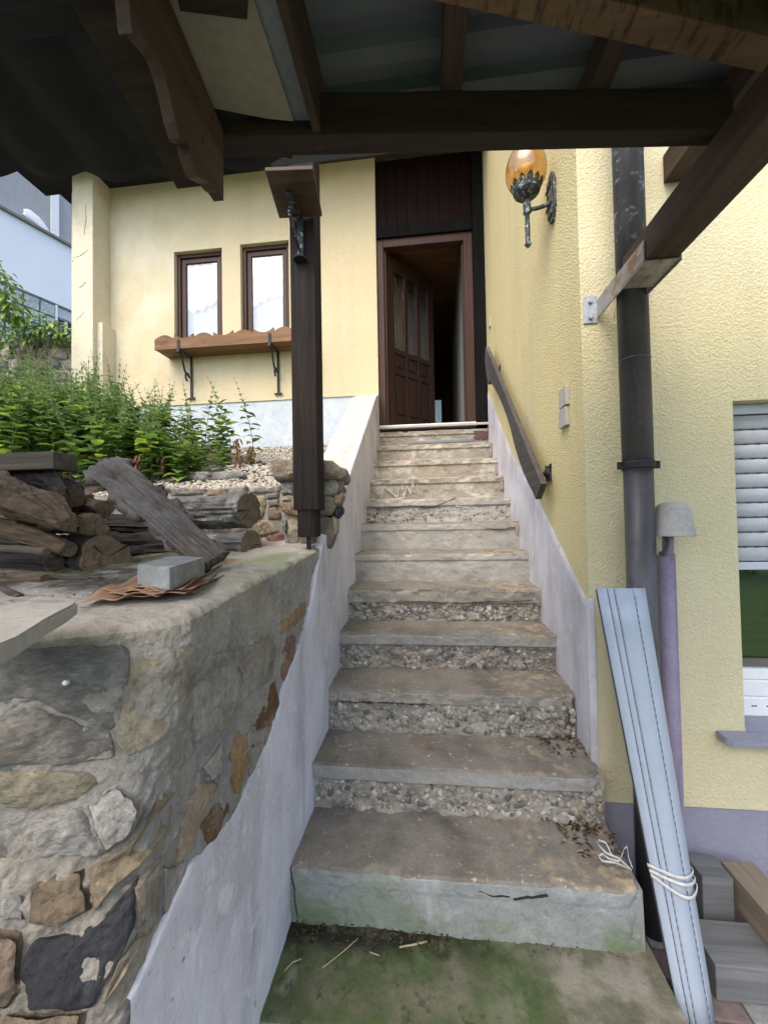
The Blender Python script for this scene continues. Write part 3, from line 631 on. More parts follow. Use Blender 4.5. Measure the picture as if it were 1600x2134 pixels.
# paint left on the upper risers
def blot(name, cx, cz, w_, h_, y, mat, seed, parent=stairs):
    rs = random.Random(seed); n = 18
    pts = []
    for i in range(n):
        a = 2*math.pi*i/n; q = 1+rs.uniform(-.3, .25); c, s = math.cos(a), math.sin(a)
        pts.append((cx+w_/2*q*math.copysign(abs(c)**.6, c), y, cz+h_/2*q*math.copysign(abs(s)**.6, s)))
    bm = bmesh.new(); plate(bm, pts, (0, 1, 0), .012); return frombm(name, bm, mat, parent)
MT['redpaint'] = pmat('dark_red_paint', [(.085, .04, .04), (.12, .06, .055)], 8, .6)
MT['pinkpaint'] = pmat('pink_paint', [(.33, .23, .21), (.40, .30, .27)], 20, .9)
blot('paint_patch', .605, 2.545, .16, .10, Y0+11*TR-.009, MT['redpaint'], 1)
for i, (k, dz) in enumerate(((10, -.10), (9, -.12), (8, -.09), (6, -.05))): blot('paint_patch', XR-.025, Z0+k*RS+dz, .022, .09, Y0+k*TR-.006, MT['pinkpaint'], 10+i)
# white paint splashes on one riser
yk = Y0+8*TR-.011
def stroke(pts, wd, seed):
    rs = random.Random(seed); bm = bmesh.new(); P = [at(x, y, Y=yk) for x, y in pts]; L_, R_ = [], []
    fine = []
    for a, b in zip(P, P[1:]):
        for t in np.linspace(0, 1, 7)[:-1]: fine.append(a+(b-a)*t)
    fine.append(P[-1])
    for i, p in enumerate(fine):
        d = fine[min(i+1, len(fine)-1)]-fine[max(i-1, 0)]; nn = np.array([-d[2], 0, d[0]]); nn = nn/(np.linalg.norm(nn)+1e-9)*wd*.75*rs.uniform(.2, 1.)
        L_.append(p+nn); R_.append(p-nn)
    strip(bm, L_, R_, (0, 1, 0), .010); return frombm('paint_splash', bm, MT['splash'], stairs)
for i, (pts, wd) in enumerate((([(795, 1038), (801, 1013), (812, 1024), (828, 1036)], .008), ([(828, 1036), (830, 1016)], .006), ([(838, 1015), (842, 1036), (848, 1012), (856, 1030), (860, 1003)], .007),
        ([(806, 1040), (850, 1037)], .010), ([(786, 1030), (800, 1028)], .005), ([(824, 1040), (825, 1052)], .005), ([(860, 1008), (864, 1026)], .007), ([(895, 1036), (935, 1034)], .003))): stroke(pts, wd, i)

MT['crack'] = pmat('crack_black', [(.022, .019, .015), (.04, .034, .027)], 5, 1.)
def crackline(pts, n, wd, seed, parent, out=.002, nm='crack'):
    """a thin wandering crack on a surface: 3D points, surface normal"""
    rs = random.Random(seed); n = np.array(n, float); fine = []
    for a, b in zip(pts, pts[1:]):
        m_ = max(3, int(np.linalg.norm(np.array(b)-a)/.008))
        for t in np.linspace(0, 1, m_)[:-1]: fine.append(np.array(a)+(np.array(b)-a)*t)
    fine.append(np.array(pts[-1])); L_, R_ = [], []; off = 0
    for i, p in enumerate(fine):
        d = fine[min(i+1, len(fine)-1)]-fine[max(i-1, 0)]; q = np.cross(d, n); q = q/(np.linalg.norm(q)+1e-9); off = off*.8+rs.uniform(-1, 1)*.002
        w2 = wd*rs.uniform(.3, 1.)*math.sin(math.pi*(i+.6)/(len(fine)+.2))**.5; L_.append(p+q*(w2+off)+n*out); R_.append(p-q*(w2-off)+n*out)
    bm = bmesh.new(); strip(bm, L_, R_, -n, .012); return frombm(nm, bm, MT['crack'], parent)
for i, (k, q, wd) in enumerate(((0, [(998, 1858), (1030, 1869), (1062, 1872)], .0015), (0, [(1070, 1876), (1100, 1872), (1142, 1868)], .0028), (0, [(605, 1800), (611, 1850), (619, 1915)], .0012), (7, [(765, 1056), (800, 1060), (850, 1054), (905, 1057), (930, 1045), (952, 1036)], .004),
        (4, [(840, 1254), (960, 1257), (1110, 1251)], .002), (6, [(1010, 1100), (1040, 1104), (1075, 1098)], .002), (2, [(700, 1462), (820, 1466), (900, 1470)], .0015))):
    crackline([at(x, y, Y=Y0+k*TR-.004) for x, y in q], (0, -1, 0), wd, 60+i, stairs)

# ---- plastered cheek on the left, with its sloping cap higher up
BAND = [(.50, .76), (.62, .80), (.717, .837), (.825, .887), (1.019, .849), (1.245, .882), (1.429, 1.06), (1.669, 1.185), (1.83, 1.40), (2.0, 1.53), (2.241, 1.655), (2.61, 1.905), (4.2, 2.955), (4.46, 3.05)]
cheek = thing('stair_cheek', 'lavender white plastered cheek wall along the left side of the steps', 'wall', (XL, 2.4, 0))
ys = np.concatenate([np.linspace(.652, 2.3, 360), np.linspace(2.32, YH-.004, 130)]); rows = np.linspace(0, 1, 60)
top = np.array([interp(y, BAND) for y in ys]); tw = np.clip((2.15-ys)/.2, 0, 1)
top = top+tw*(.020*fbm(np.stack([ys, ys*0, ys*0], -1), 5, 3, 3, .5))
G = np.zeros((len(ys), len(rows)+6, 3))
for j, t in enumerate(rows):
    z = -.02+(top+.02)*t
    G[:, j] = np.stack([np.full_like(ys, XL+.003), ys, z], -1)
G[:, :60, 0] += .004*fbm(G[:, :60], 4, 3, 2)+.0015*fbm(G[:, :60], 30, 3, 4)
# foot spreads a little where it meets the ground wall
G[:, :60, 0] -= np.clip((1.7-ys)/.6, 0, 1)[:, None]*.006
for j in range(6):
    a = (j+1)/6*math.pi/2
    G[:, 60+j] = G[:, 59]+np.stack([-np.full_like(ys, .035)*(1-math.cos(a)), ys*0, .008*math.sin(a)*np.ones_like(ys)], -1)
sheet('plaster', G, MT['lavender'], cheek, False)
ys2 = np.linspace(2.12, YH-.004, 120); us = np.linspace(0, 1, 20)
zz = np.array([interp(y, BAND) for y in ys2])+.006
C = np.stack([np.broadcast_to((XL+.006-.273*us)[None, :], (120, 20)), np.broadcast_to(ys2[:, None], (120, 20)), np.broadcast_to(zz[:, None], (120, 20))], -1).copy()
C[..., 2] += .003*fbm(C, 25, 3, 6); C[:, 0, 2] -= .012; C[:, -1, 2] -= .25; C[:, -2, 2] -= .004; C[:, -1, 0] = C[:, -2, 0]-.002
sheet('cap', C, MT['cap_stone'], cheek, False)
# ---- painted skirting on the right wall
pts = [at(x, y, X=XR) for x, y in ((1018, 815), (1062, 930), (1120, 1035), (1150, 1095), (1185, 1170), (1222, 1243))]
tb = sorted([(p[1], p[2]) for p in pts]); tb = [(1.80, tb[0][1])]+tb+[(4.44, tb[-1][1]+.05)]
ys = np.linspace(YF-.004, 4.425, 160); rows = np.linspace(0, 1, 50)
top = np.array([interp(y, tb) for y in ys])
G = np.stack([np.broadcast_to(np.full_like(ys, XR-.007)[:, None], (160, 50)), np.broadcast_to(ys[:, None], (160, 50)), -.02+(top[:, None]+.02)*rows[None]], -1).copy()
G[..., 0] += .0015*fbm(G, 12, 3, 5); G[:, -1, 0] = XR+.003
edge = G[:1].copy(); edge[..., 0] = XR+.02
sk = sheet('stair_skirting', np.concatenate([edge, G]), MT['lavender'], house, True); sk['label'] = 'lavender painted skirting band above the steps'

# ================================================================== RETAINING WALL of rubble
rwall = thing('retaining_wall', 'rubble stone retaining wall with wide mortar joints and concrete top beside the steps', 'wall', (-.9, 1.2, 0))
XS = XL-.012; DF = np.array([-.93, -.367, 0])
def ycorner(z): return .815-.31*(1.42-z)
def S(s, z):
    s, z = np.broadcast_arrays(np.asarray(s, float), np.asarray(z, float)); rf = .06
    C = np.stack([np.full_like(z, XS), ycorner(z), z], -1)
    fr_ = C+DF*(-s)[..., None]; sd_ = C+np.array([0, 1., 0])*s[..., None]
    t = np.clip((s+rf)/(2*rf), 0, 1)[..., None]
    A = C+DF*rf; B = C+np.array([0, rf, 0]); bz = A*(1-t)**2+C*2*t*(1-t)+B*t**2
    return np.where((s < -rf)[..., None], fr_, np.where((s > rf)[..., None], sd_, bz))
NF = np.array([.367, -.93, .29]); NF = NF/np.linalg.norm(NF); NSD = np.array([1., 0, 0])
def ztop(p): return 1.416+.074*(p[..., 1]-.814)
ss = np.concatenate([np.linspace(-1.3, -.9, 12), np.linspace(-.88, .5, 380), np.linspace(.505, 1.40, 200)])
nzs = 320; P0 = S(ss, np.full_like(ss, 1.42)); zt = ztop(P0)
G = np.zeros((len(ss), nzs+70, 3))
for j in range(nzs):
    z = -.02+(zt+.004)*j/(nzs-1); G[:, j] = S(ss, z)
nrm = np.where(ss[:, None] < -.05, NF[None], np.where(ss[:, None] > .05, NSD[None], (NF+NSD)[None]/np.linalg.norm(NF+NSD)))
h = .006*fbm(G[:, :nzs], 9, 3, 31)+.0045*fbm(G[:, :nzs], 38, 3, 33, .6)+.0022*fbm(G[:, :nzs], 120, 2, 34)
G[:, :nzs] += nrm[:, None]*h[..., None]
edge = G[:, nzs-1].copy()
inner = np.stack([np.full_like(ss, -2.6), np.clip(edge[:, 1]+(edge[:, 0]+2.6)*(.15), .1, 2.4), zt], -1)
ts = np.concatenate([np.linspace(.004, .30, 50), np.linspace(.32, 1, 20)])
for j, t in enumerate(ts):
    p = edge+(inner-edge)*t; rnd_ = -.010*np.exp(-t*2/.018)
    p[:, 2] = ztop(p)+rnd_+.008*fbm(p*[1, 1, 0], 6, 3, 51)+.003*fbm(p*[1, 1, 0], 30, 3, 52); G[:, nzs+j] = p
mi = np.zeros((len(ss)-1, nzs+69), int); mi[:, nzs-1:] = 1
sheet('wall_body', G, [MT['mortar'], MT['coping']], rwall, False, mi.reshape(-1))
def onwall(zx, zy):
    """photo point (in the 2.286x enlargement from (0,1240)) -> point on the wall"""
    x, y = zx/2.286, zy/2.286+1240
    p = at(x, y, X=XS); s = p[1]-float(ycorner(p[2]))
    if s > .02: return p
    CC = lambda z: np.array([XS, float(ycorner(np.array(z))), z])
    q = at_pl(x, y, CC(1.2), np.cross(DF, CC(1.2)-CC(1.0)))
    if q[2] < .8: q = at_pl(x, y, CC(.79), np.cross(DF, CC(.79)-CC(.5)))
    return q
ST = {}
def smat(c, nm=None, sc=9, layer=False):
    key = (c, layer)
    if key not in ST:
        a = tuple(min(1, v*.68) for v in c); b = tuple(min(1, v*1.32) for v in c)
        ST[key] = pmat('stone_%d' % len(ST), [a, c, b], sc, .92, [(18, 1., .03, 'n'), (80, .9, .010, 'n')], [dict(col=tuple(v*.4 for v in c), scale=30, lo=.68, hi=.74, amt=.8), dict(col=(.45, .42, .36), scale=5, lo=.60, hi=.72, amt=.6)], stretch=(1, 1, 2.6 if layer else 1), var=.25)
    return ST[key]
GREY, WARM, BEIGE, LIGHT = (.25, .24, .215), (.28, .25, .20), (.40, .35, .25), (.46, .44, .40)
BROWN, OCHRE, BLACK, RUST, ORANGE = (.24, .185, .125), (.31, .25, .165), (.050, .053, .058), (.17, .095, .05), (.36, .235, .12)
STONES = [
 ([(-60, 275), (300, 250), (540, 245), (605, 270), (598, 420), (562, 590), (510, 640), (330, 560), (170, 500), (-60, 560)], GREY, 1, .012),
 ([(-60, 600), (150, 520), (320, 600), (520, 660), (528, 775), (250, 815), (-60, 805)], (.27, .25, .215), 1, .02),
 ([(625, 300), (880, 262), (890, 420), (855, 580), (770, 690), (610, 755), (540, 650), (585, 560), (615, 440)], BEIGE, 0, .022),
 ([(-60, 832), (240, 835), (445, 845), (470, 900), (350, 985), (150, 1015), (-60, 1010)], (.33, .295, .215), 1, .022),
 ([(-60, 1045), (200, 1030), (375, 1015), (485, 1232), (250, 1245), (-60, 1255)], (.35, .335, .305), 1, .016),
 ([(405, 995), (560, 905), (685, 1012), (635, 1125), (508, 1228)], LIGHT, 0, .012),
 ([(150, 1400), (190, 1345), (400, 1305), (425, 1490), (250, 1575), (140, 1555)], BROWN, 0, .02),
 ([(420, 1300), (640, 1180), (740, 1010), (835, 950), (795, 1130), (670, 1285), (555, 1365), (455, 1505), (435, 1420)], OCHRE, 0, .016),
 ([(628, 1385), (628, 1580), (560, 1720), (438, 1945), (150, 1965), (112, 1800), (170, 1650), (300, 1628), (480, 1555)], BLACK, 0, .014),
 ([(645, 1400), (755, 1260), (745, 1500), (650, 1600)], (.38, .32, .25), 0, .008),
 ([(655, 1625), (750, 1560), (600, 1800), (490, 1950), (565, 1745)], (.37, .31, .23), 0, .010),
 ([(-60, 1575), (95, 1625), (88, 1890), (35, 1965), (-60, 1960)], (.26, .20, .145), 0, .02),
 ([(-60, 1290), (60, 1350), (115, 1440), (118, 1545), (-60, 1545)], (.27, .265, .25), 0, .02),
 ([(-60, 2000), (150, 1990), (410, 1985), (380, 2140), (-60, 2150)], (.28, .22, .16), 0, .018),
 ([(955, 890), (1040, 905), (975, 1010), (885, 1230), (840, 1280), (855, 1100), (910, 950)], (.36, .28, .19), 0, .008),
 ([(1088, 985), (1088, 1060), (955, 1245), (915, 1215), (960, 1080), (1020, 1000)], RUST, 0, .006),
 ([(1130, 645), (1178, 700), (1168, 850), (1122, 970), (1102, 900), (1098, 750)], ORANGE, 0, .008),
 ([(945, 825), (1055, 668), (1055, 850), (995, 895)], LIGHT, 0, .008),
 ([(1195, 620), (1305, 415), (1328, 520), (1300, 598), (1222, 662)], RUST, 0, .006),
 ([(1352, 205), (1405, 195), (1398, 330), (1360, 432), (1338, 400)], (.27, .165, .12), 0, .006),
 ([(1342, 125), (1455, 30), (1448, 90), (1400, 150), (1335, 188)], ORANGE, 0, .006),
 ([(925, 430), (1120, 340), (1150, 520), (1055, 640), (940, 700), (915, 560)], (.36, .34, .30), 0, .012),
 ([(995, 285), (1150, 255), (1280, 205), (1315, 255), (1285, 400), (1180, 480), (1135, 335), (1012, 345)], (.33, .30, .25), 0, .010),
 ([(1252, 645), (1298, 605), (1288, 720), (1266, 745)], (.32, .19, .09), 0, .005),
 ([(760, 1290), (820, 1300), (880, 1260), (900, 1330), (800, 1500), (760, 1530)], (.36, .34, .30), 0, .006),
 ([(1180, 720), (1255, 700), (1220, 850), (1185, 900), (1178, 840)], (.34, .31, .26), 0, .006),
]
for i, (poly, c, lay, bu) in enumerate(STONES):
    pts = np.array([onwall(*q) for q in poly]); cx = np.mean([q[0] for q in poly]); cy_ = np.mean([q[1] for q in poly])
    cp = pts.mean(0); side = (cp[1]-float(ycorner(cp[2]))) > .03 and abs(cp[0]-XS) < .04
    n = NSD if side else NF
    pts = cp+(pts-cp)*(1.045 if not side else 1.02)
    stone('stone', pts+n*(.004 if side else .0015), n, .05, smat(c, layer=bool(lay)), rwall, bu*.40, .010 if not side else .004, 72, 18, 100+i*7, .005)
# white dowel left in the top stone
p = onwall(330, 415); bm = bmesh.new(); lathe(bm, p+NF*.006, [(.0005, .014), (.004, .014), (.0052, .010), (.005, 0)], 10, NF); frombm('wall_plug', bm, MT['white'], rwall)

# ================================================================== LOW GARDEN WALL behind the wood
gwall = thing('garden_wall', 'low dry stone wall of mixed sandstones edging the gravel behind the post', 'wall', (-.9, 2.15, 1.45))
boxo('wall_core', -2.4, -.56, 2.142, 2.24, 1.36, 1.80, MT['mortar'], gwall, 0)
def gz_(zx, zy): return at(500+zx/6.154, 920+zy/6.154, Y=2.14)
GS = [([(110, 580), (520, 560), (520, 650), (330, 660), (120, 668)], (.36, .34, .27)), ([(-160, 590), (80, 575), (85, 660), (-150, 690)], (.30, .29, .25)),
 ([(130, 700), (320, 690), (345, 800), (310, 940), (240, 1000), (135, 1000)], (.40, .34, .24)), ([(345, 690), (510, 660), (505, 720), (440, 745), (345, 740)], (.14, .14, .15)),
 ([(360, 860), (440, 830), (520, 900), (530, 990), (365, 1000)], (.30, .225, .17)), ([(370, 760), (505, 735), (510, 830), (440, 825), (365, 850)], (.26, .22, .17)),
 ([(135, 1030), (330, 1015), (480, 1090), (510, 1160), (320, 1210), (150, 1220)], (.34, .28, .20)), ([(330, 1215), (480, 1170), (565, 1190), (560, 1290), (400, 1300), (340, 1260)], (.24, .135, .11)),
 ([(150, 1240), (320, 1230), (400, 1310), (300, 1370), (155, 1390)], (.36, .31, .24)), ([(160, 1400), (400, 1330), (560, 1340), (440, 1420), (160, 1480)], (.20, .21, .20)),
 ([(-420, 600), (-170, 600), (-170, 700), (-420, 700)], (.30, .23, .16)), ([(-900, 590), (-450, 600), (-450, 680), (-900, 700)], (.27, .24, .20)), ([(-1350, 590), (-930, 590), (-930, 700), (-1350, 700)], (.22, .20, .17)),
 ([(-420, 710), (-20, 700), (100, 720), (110, 1000), (-420, 1000)], (.22, .19, .15)), ([(-900, 720), (-440, 710), (-440, 1100), (-900, 1100)], (.22, .20, .17)), ([(-420, 1020), (110, 1020), (130, 1420), (-420, 1420)], (.25, .22, .18)), ([(-1350, 720), (-920, 720), (-920, 1400), (-1350, 1400)], (.19, .17, .14))]
for i, (poly, c) in enumerate(GS):
    stone('stone', [gz_(*q) for q in poly], (0, -1, .06), .08, smat(c), gwall, .010, .006, 36, 7, 300+i*5, .006)
PS = [([(525, 540), (690, 515), (690, 690), (530, 680)], (.34, .33, .29)), ([(700, 500), (1220, 490), (1260, 560), (1240, 690), (1120, 690), (980, 650), (700, 680)], (.43, .41, .33)), ([(1235, 505), (1310, 510), (1340, 600), (1300, 670), (1250, 640)], (.24, .20, .18)),
 ([(505, 800), (580, 770), (690, 780), (720, 960), (600, 930), (530, 880)], (.25, .18, .115)), ([(530, 700), (690, 700), (690, 765), (540, 770)], (.40, .37, .30)), ([(700, 700), (1000, 680), (1180, 720), (1215, 800), (1190, 930), (1000, 940), (700, 950)], (.33, .27, .20)),
 ([(1200, 690), (1320, 670), (1300, 800), (1225, 830)], (.38, .29, .19)), ([(600, 1010), (720, 960), (760, 1000), (760, 1290), (700, 1380), (600, 1300), (615, 1120)], (.40, .355, .265)), ([(770, 960), (1100, 960), (1190, 1000), (1200, 1230), (1150, 1370), (780, 1385)], (.21, .165, .135)),
 ([(1185, 950), (1250, 980), (1245, 1120), (1200, 1210)], (.40, .34, .23)), ([(540, 1020), (600, 1010), (610, 1180), (560, 1170)], (.20, .20, .17)), ([(1215, 845), (1320, 845), (1300, 900), (1240, 970), (1205, 930)], (.06, .063, .066))]
pil = thing('stone_pier', 'stack of rough sandstones at the wall end directly behind the dark wooden post', 'pier', (-.62, 2.1, 1.46))
boxo('pier_core', -.75, -.535, 2.040, 2.24, 1.44, 1.845, MT['mortar'], pil, 0)
for i, (poly, c) in enumerate(PS):
    pts = [at(500+q[0]/6.154, 920+q[1]/6.154, Y=2.03+.015*((i*37) % 5)/4) for q in poly]
    pts = np.array(pts); pts = pts.mean(0)+(pts-pts.mean(0))*1.07
    stone('stone', pts, (.15, -1, .08), .13, smat(c), pil, .014, .010, 36, 8, 500+i*5, .008)
cs = thing('cap_stone', 'rough reddish brown sandstone lying loose on the stone pier behind the post', 'stone', (-.62, 2.1, 1.86))
pts = [at(500+a/6.154, 920+b/6.154, Y=2.0) for a, b in ((395, 260), (440, 225), (620, 230), (900, 230), (1180, 245), (1250, 300), (1380, 360), (1370, 420), (1310, 480), (1000, 485), (660, 495), (450, 490), (405, 430))]
stone('rock', pts, (.1, -1, .15), .17, smat((.29, .235, .175)), cs, .022, .014, 60, 9, 777, .010)
# flat kerb slabs lying in the gravel
for i, (q, lb) in enumerate(((((377, 985), (512, 982), (512, 992), (470, 1003), (385, 1000)), 'flat grey stone slab set in the gravel in front of the stalks'), (((430, 946), (520, 950), (518, 968), (430, 972)), 'dark kerb stone under the dry stalks at the edge of the gravel'))):
    o = stone('flat_stone', [at(x, y, Y=2.75+.6*i) for x, y in q], (0, -1, .7), .10, smat((.26, .25, .24) if i == 0 else (.15, .13, .11)), None, .015, .008, 30, 6, 640+i, .004); tag(o, lb, 'stone')
# ---- gravel
rs = np.random.RandomState(3); n = 6400
gx = rs.uniform(-2.1, -.77, n); gy = 2.2+(4.44-2.2)*rs.uniform(0, 1, n)**1.3
keep = gx < 9; gx, gy = gx[keep], gy[keep]
cc = np.stack([gx, gy, terr_z(gx, gy)+rs.uniform(-.006, .010, len(gx))], -1)
pebbles('gravel', cc, rs.uniform(.010, .021, len(gx)), .65, GRAV, None, (0, -.25, 1), 4, 1)

for i, q in enumerate(([(178, 425), (180, 455), (175, 490)], [(152, 538), (168, 532), (184, 520)], [(165, 600), (180, 588)], [(158, 668), (176, 650)])): crackline([at(x, y, Y=4.2) for x, y in q], (0, -1, 0), .003, 90+i, house)
# ================================================================== NEIGHBOUR BUILDING (far left)
ND = np.array([.306, .952, 0]); NB0 = at(150, 515, Y=9.0); NN = np.array([.952, -.306, 0])
def NW(u, z, n=0): return np.array([NB0[0], NB0[1], 0])+ND*u+NN*n+np.array([0, 0, z])
nb = thing('neighbour_building', 'white rendered building on the far left with grey screened windows and glass blocks', 'building', NW(0, 3))
def nbox(nm, u0, u1, z0, z1, n0, n1, m, par=nb, bev=.004):
    bm = bmesh.new(); hexa(bm, [NW(u0, z0, n1), NW(u1, z0, n1), NW(u1, z0, n0), NW(u0, z0, n0), NW(u0, z1, n1), NW(u1, z1, n1), NW(u1, z1, n0), NW(u0, z1, n0)], bev); return frombm(nm, bm, MT[m], par)
def nuv(x, y):
    d = (x-800)/FPX*_r-(y-1067)/FPX*_u+_f; o = np.array([NB0[0], NB0[1], 0]); t = np.dot(o-EYE, NN)/np.dot(d, NN); q = EYE+d*t
    return float(np.dot(q-o, ND)), float(q[2])
us_, zs_ = nuv(75, 470); zsill = nuv(150, 512)[1]
ztw = zsill+1.75
zg1 = nuv(150, 648)[1]; u_m0, u_m1 = nuv(110, 480)[0], nuv(126, 480)[0]
nbox('wall', -6, 5, 2.5, zg1-1.3, -.3, 0, 'white_wall'); nbox('wall', -6, 5, zg1+.02, zsill-.06, -.3, 0, 'white_wall'); nbox('wall', -6, 5, ztw, ztw+2.5, -.3, 0, 'white_wall')
nbox('wall', 1.4, 5, zg1-1.3, zg1+.02, -.3, 0, 'white_wall'); nbox('wall', 2.4, 5, zsill-.06, ztw, -.3, 0, 'white_wall'); nbox('wall', -6, -3.2, zg1-1.3, zg1+.02, -.3, 0, 'white_wall'); nbox('wall', -6, -4.4, zsill-.06, ztw, -.3, 0, 'white_wall')
nbox('back', -6, 5, 2.5, ztw+2.5, -3, -2.9, 'white_wall')
nbox('window_sill', -4.4, 2.4, zsill-.06, zsill, -.2, .07, 'granite')
wf = nbox('window', -4.4, 2.4, zsill+.003, zsill+.07, -.12, -.05, 'white')
u = u_m0
for a, b in ((u_m0, u_m1), (u_m0-1.33, u_m0-1.33+.16), (u_m0+1.4, u_m0+1.55), (-4.4, -4.3)): nbox('mullion', a, b, zsill+.07, ztw-.003, -.12, -.05, 'white', wf)
nbox('screen', -4.4, 2.4, zsill+.07, ztw-.003, -.16, -.14, 'screen', wf)
bm = bmesh.new()
for i in range(150):
    a = -2.2+i*.026; c = [NW(a, zsill+.09, -.136), NW(a+.010, zsill+.09, -.136), NW(a+.010, ztw-.02, -.136), NW(a, ztw-.02, -.136)]; plate(bm, c, NN, .004)
frombm('screen_rib', bm, MT['capgrey'], wf)['kind'] = 'stuff'
# white cloth lying behind the screen, pressed to it
q0 = nuv(80, 470); bm = bmesh.new(); bmesh.ops.create_icosphere(bm, subdivisions=3, radius=1)
for v in bm.verts:
    c = np.array(v.co); r_ = 1+.25*fbm(c[None], 1.6, 3, 5)[0]; v.co = Vector(NW(q0[0]+c[0]*.30*r_, zsill+.10+max(c[2], -.2)*.22*r_-.12*c[0], -.075+c[1]*.05))
frombm('cloth_bundle', bm, MT['white'], wf, True)
# glass blocks
ug = nuv(119, 645)[0]; gb = nbox('glass_block_window', -3.2, 1.4, zg1-1.3, zg1+.02, -.2, -.14, 'white')
bs = .29
for i in range(7):
    for j in range(4):
        u0 = ug-(i+1)*(bs+.03); z0 = zg1-(j+1)*(bs+.03)
        nbox('glass_block', u0, u0+bs, z0, z0+bs, -.14, -.02, 'glassblock', gb, .02)
nbox('block_frame', ug-.02, ug+.02, zg1-1.3, zg1, -.14, -.01, 'white', gb)
for j, (a, b, m_) in enumerate(((.03, .26, 'screen'), (.33, .62, 'pvc_dark'))): nbox('vent_sash', ug+.04, ug+.55, zg1-b, zg1-a, -.12, -.06, m_, gb)
nbox('vent_bar', ug+.04, ug+.55, zg1-.325, zg1-.265, -.11, -.03, 'zinc', gb)
nbox('vent_bar', ug+.18, ug+.24, zg1-.62, zg1-.326, -.11, -.03, 'white', gb)
# far garden wall in front of it
fwz = at(110, 705, Y=6.2)[2]
fg = thing('far_stone_wall', 'grey rubble wall on the bank below the white building', 'wall', (at(100, 740, Y=6.2)[0], 6.2, fwz-1))
boxo('wall_core', at(-60, 700, Y=6.2)[0]-3, at(150, 700, Y=6.2)[0]+.6, 6.24, 6.5, 2.6, fwz-.02, MT['mortar'], fg, .01)
rs = random.Random(5)
for j in range(4):
    x = -60
    while x < 170:
        wd = rs.uniform(18, 42); yy = 704+j*23; hh = rs.uniform(17, 21)
        q = [(x+rs.uniform(0, 4), yy+rs.uniform(0, 4)), (x+wd/2, yy-rs.uniform(0, 3)), (x+wd-rs.uniform(2, 5), yy+rs.uniform(0, 4)), (x+wd-2, yy+hh), (x+wd/2, yy+hh+2), (x+2, yy+hh-rs.uniform(0, 4))]
        stone('stone', [at(a, b, Y=6.22) for a, b in q], (0, -1, 0), .1, smat(rs.choice([(.30, .27, .23), (.36, .33, .28), (.16, .155, .17), (.33, .29, .24)])), fg, .04, .012, 22, 5, int(x)+j*100, .012); x += wd+3

# ================================================================== CANOPY over the camera
can = thing('canopy', 'brown timber canopy with grey sheet roof overhead, hung from the wall by a steel shoe', 'canopy', (.2, 1.05, 2.5))
zb = 2.615
a0, a1 = at(380, 283, Z=zb), at(1530, 268, Z=zb); b0, b1 = at(380, 330, Z=zb), at(1530, 303, Z=zb)
bm = bmesh.new(); up = np.array([0, 0, .112]); hexa(bm, [a0, a1, b1, b0, a0+up, a1+up, b1+up, b0+up], .004); frombm('header_beam', bm, MT['brown_x'], can)
zr = zb+.112+.001
for xc, nm in ((-.30, 0), (.085, 0), (.467, 0), (.86, 0), (1.35, 0), (1.85, 0)):
    yb = 1.16+.1078*xc
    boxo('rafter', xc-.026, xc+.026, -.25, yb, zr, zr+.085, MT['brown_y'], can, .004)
# trapezoid roof sheets lying across the rafters, ribs running crosswise
zsheet = zr+.087; per = .11
for i in range(2):
    ya = 1.24-(i+1)*.80; pf = []
    for j in range(8):
        y = ya+j*per-.02
        pf += [(y, 0), (y+.040, 0), (y+.055, .022), (y+.095, .022)]
    P = np.array([[(x, y, zsheet+z+.004*(i % 2)) for y, z in pf] for x in np.linspace(-.50, 1.9, 4)])
    o = sheet('roof_sheet', P, MT['roofsheet'], can, True); o.data.polygons.foreach_set('use_smooth', np.zeros(len(o.data.polygons), dtype=bool))
    md = o.modifiers.new('solid', 'SOLIDIFY'); md.thickness = .003; md.offset = 1
# cross beam closer to the viewer
zc = zb+.10
c0, c1, c2, c3 = at(880, -3, Z=zc), at(1640, 163, Z=zc), at(1640, 85, Z=zc), at(1010, -60, Z=zc)
bm = bmesh.new(); up = np.array([0, 0, .10]); hexa(bm, [c3, c2, c1, c0, c3+up, c2+up, c1+up, c0+up], .004); frombm('cross_beam', bm, MT['sawn'], can)
# side beam carried by the wall shoe
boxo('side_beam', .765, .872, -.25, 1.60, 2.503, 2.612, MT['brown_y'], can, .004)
bm = bmesh.new()
for xa, xb in ((.757, .762), (.875, .880)): box(bm, xa, xb, 1.44, YF-.005, 2.49, 2.57, .001)
box(bm, .757, .880, 1.44, 1.605, 2.496, 2.501, .001)
hg = frombm('wall_shoe', bm, MT['galv_painted'], can)
for xa, xb in ((.70, .757), (.880, .935)):
    fp = boxo('flange', xa, xb, YF-.006, YF-.001, 2.47, 2.59, MT['galv'], hg, .001)
    bm = bmesh.new()
    for zz_ in (2.495, 2.565): lathe(bm, ((xa+xb)/2, YF-.006, zz_), [(.010, 0), (.010, .005), (.0085, .008), (.0005, .008)], 6, (0, -1, 0))
    frombm('bolt', bm, MT['galv'], fp)
bm = bmesh.new()
for yy in (1.47, 1.54): lathe(bm, (.757, yy, 2.54), [(.006, 0), (.006, .003), (.0005, .004)], 8, (-1, 0, 0))
frombm('bolt', bm, MT['galv'], hg)

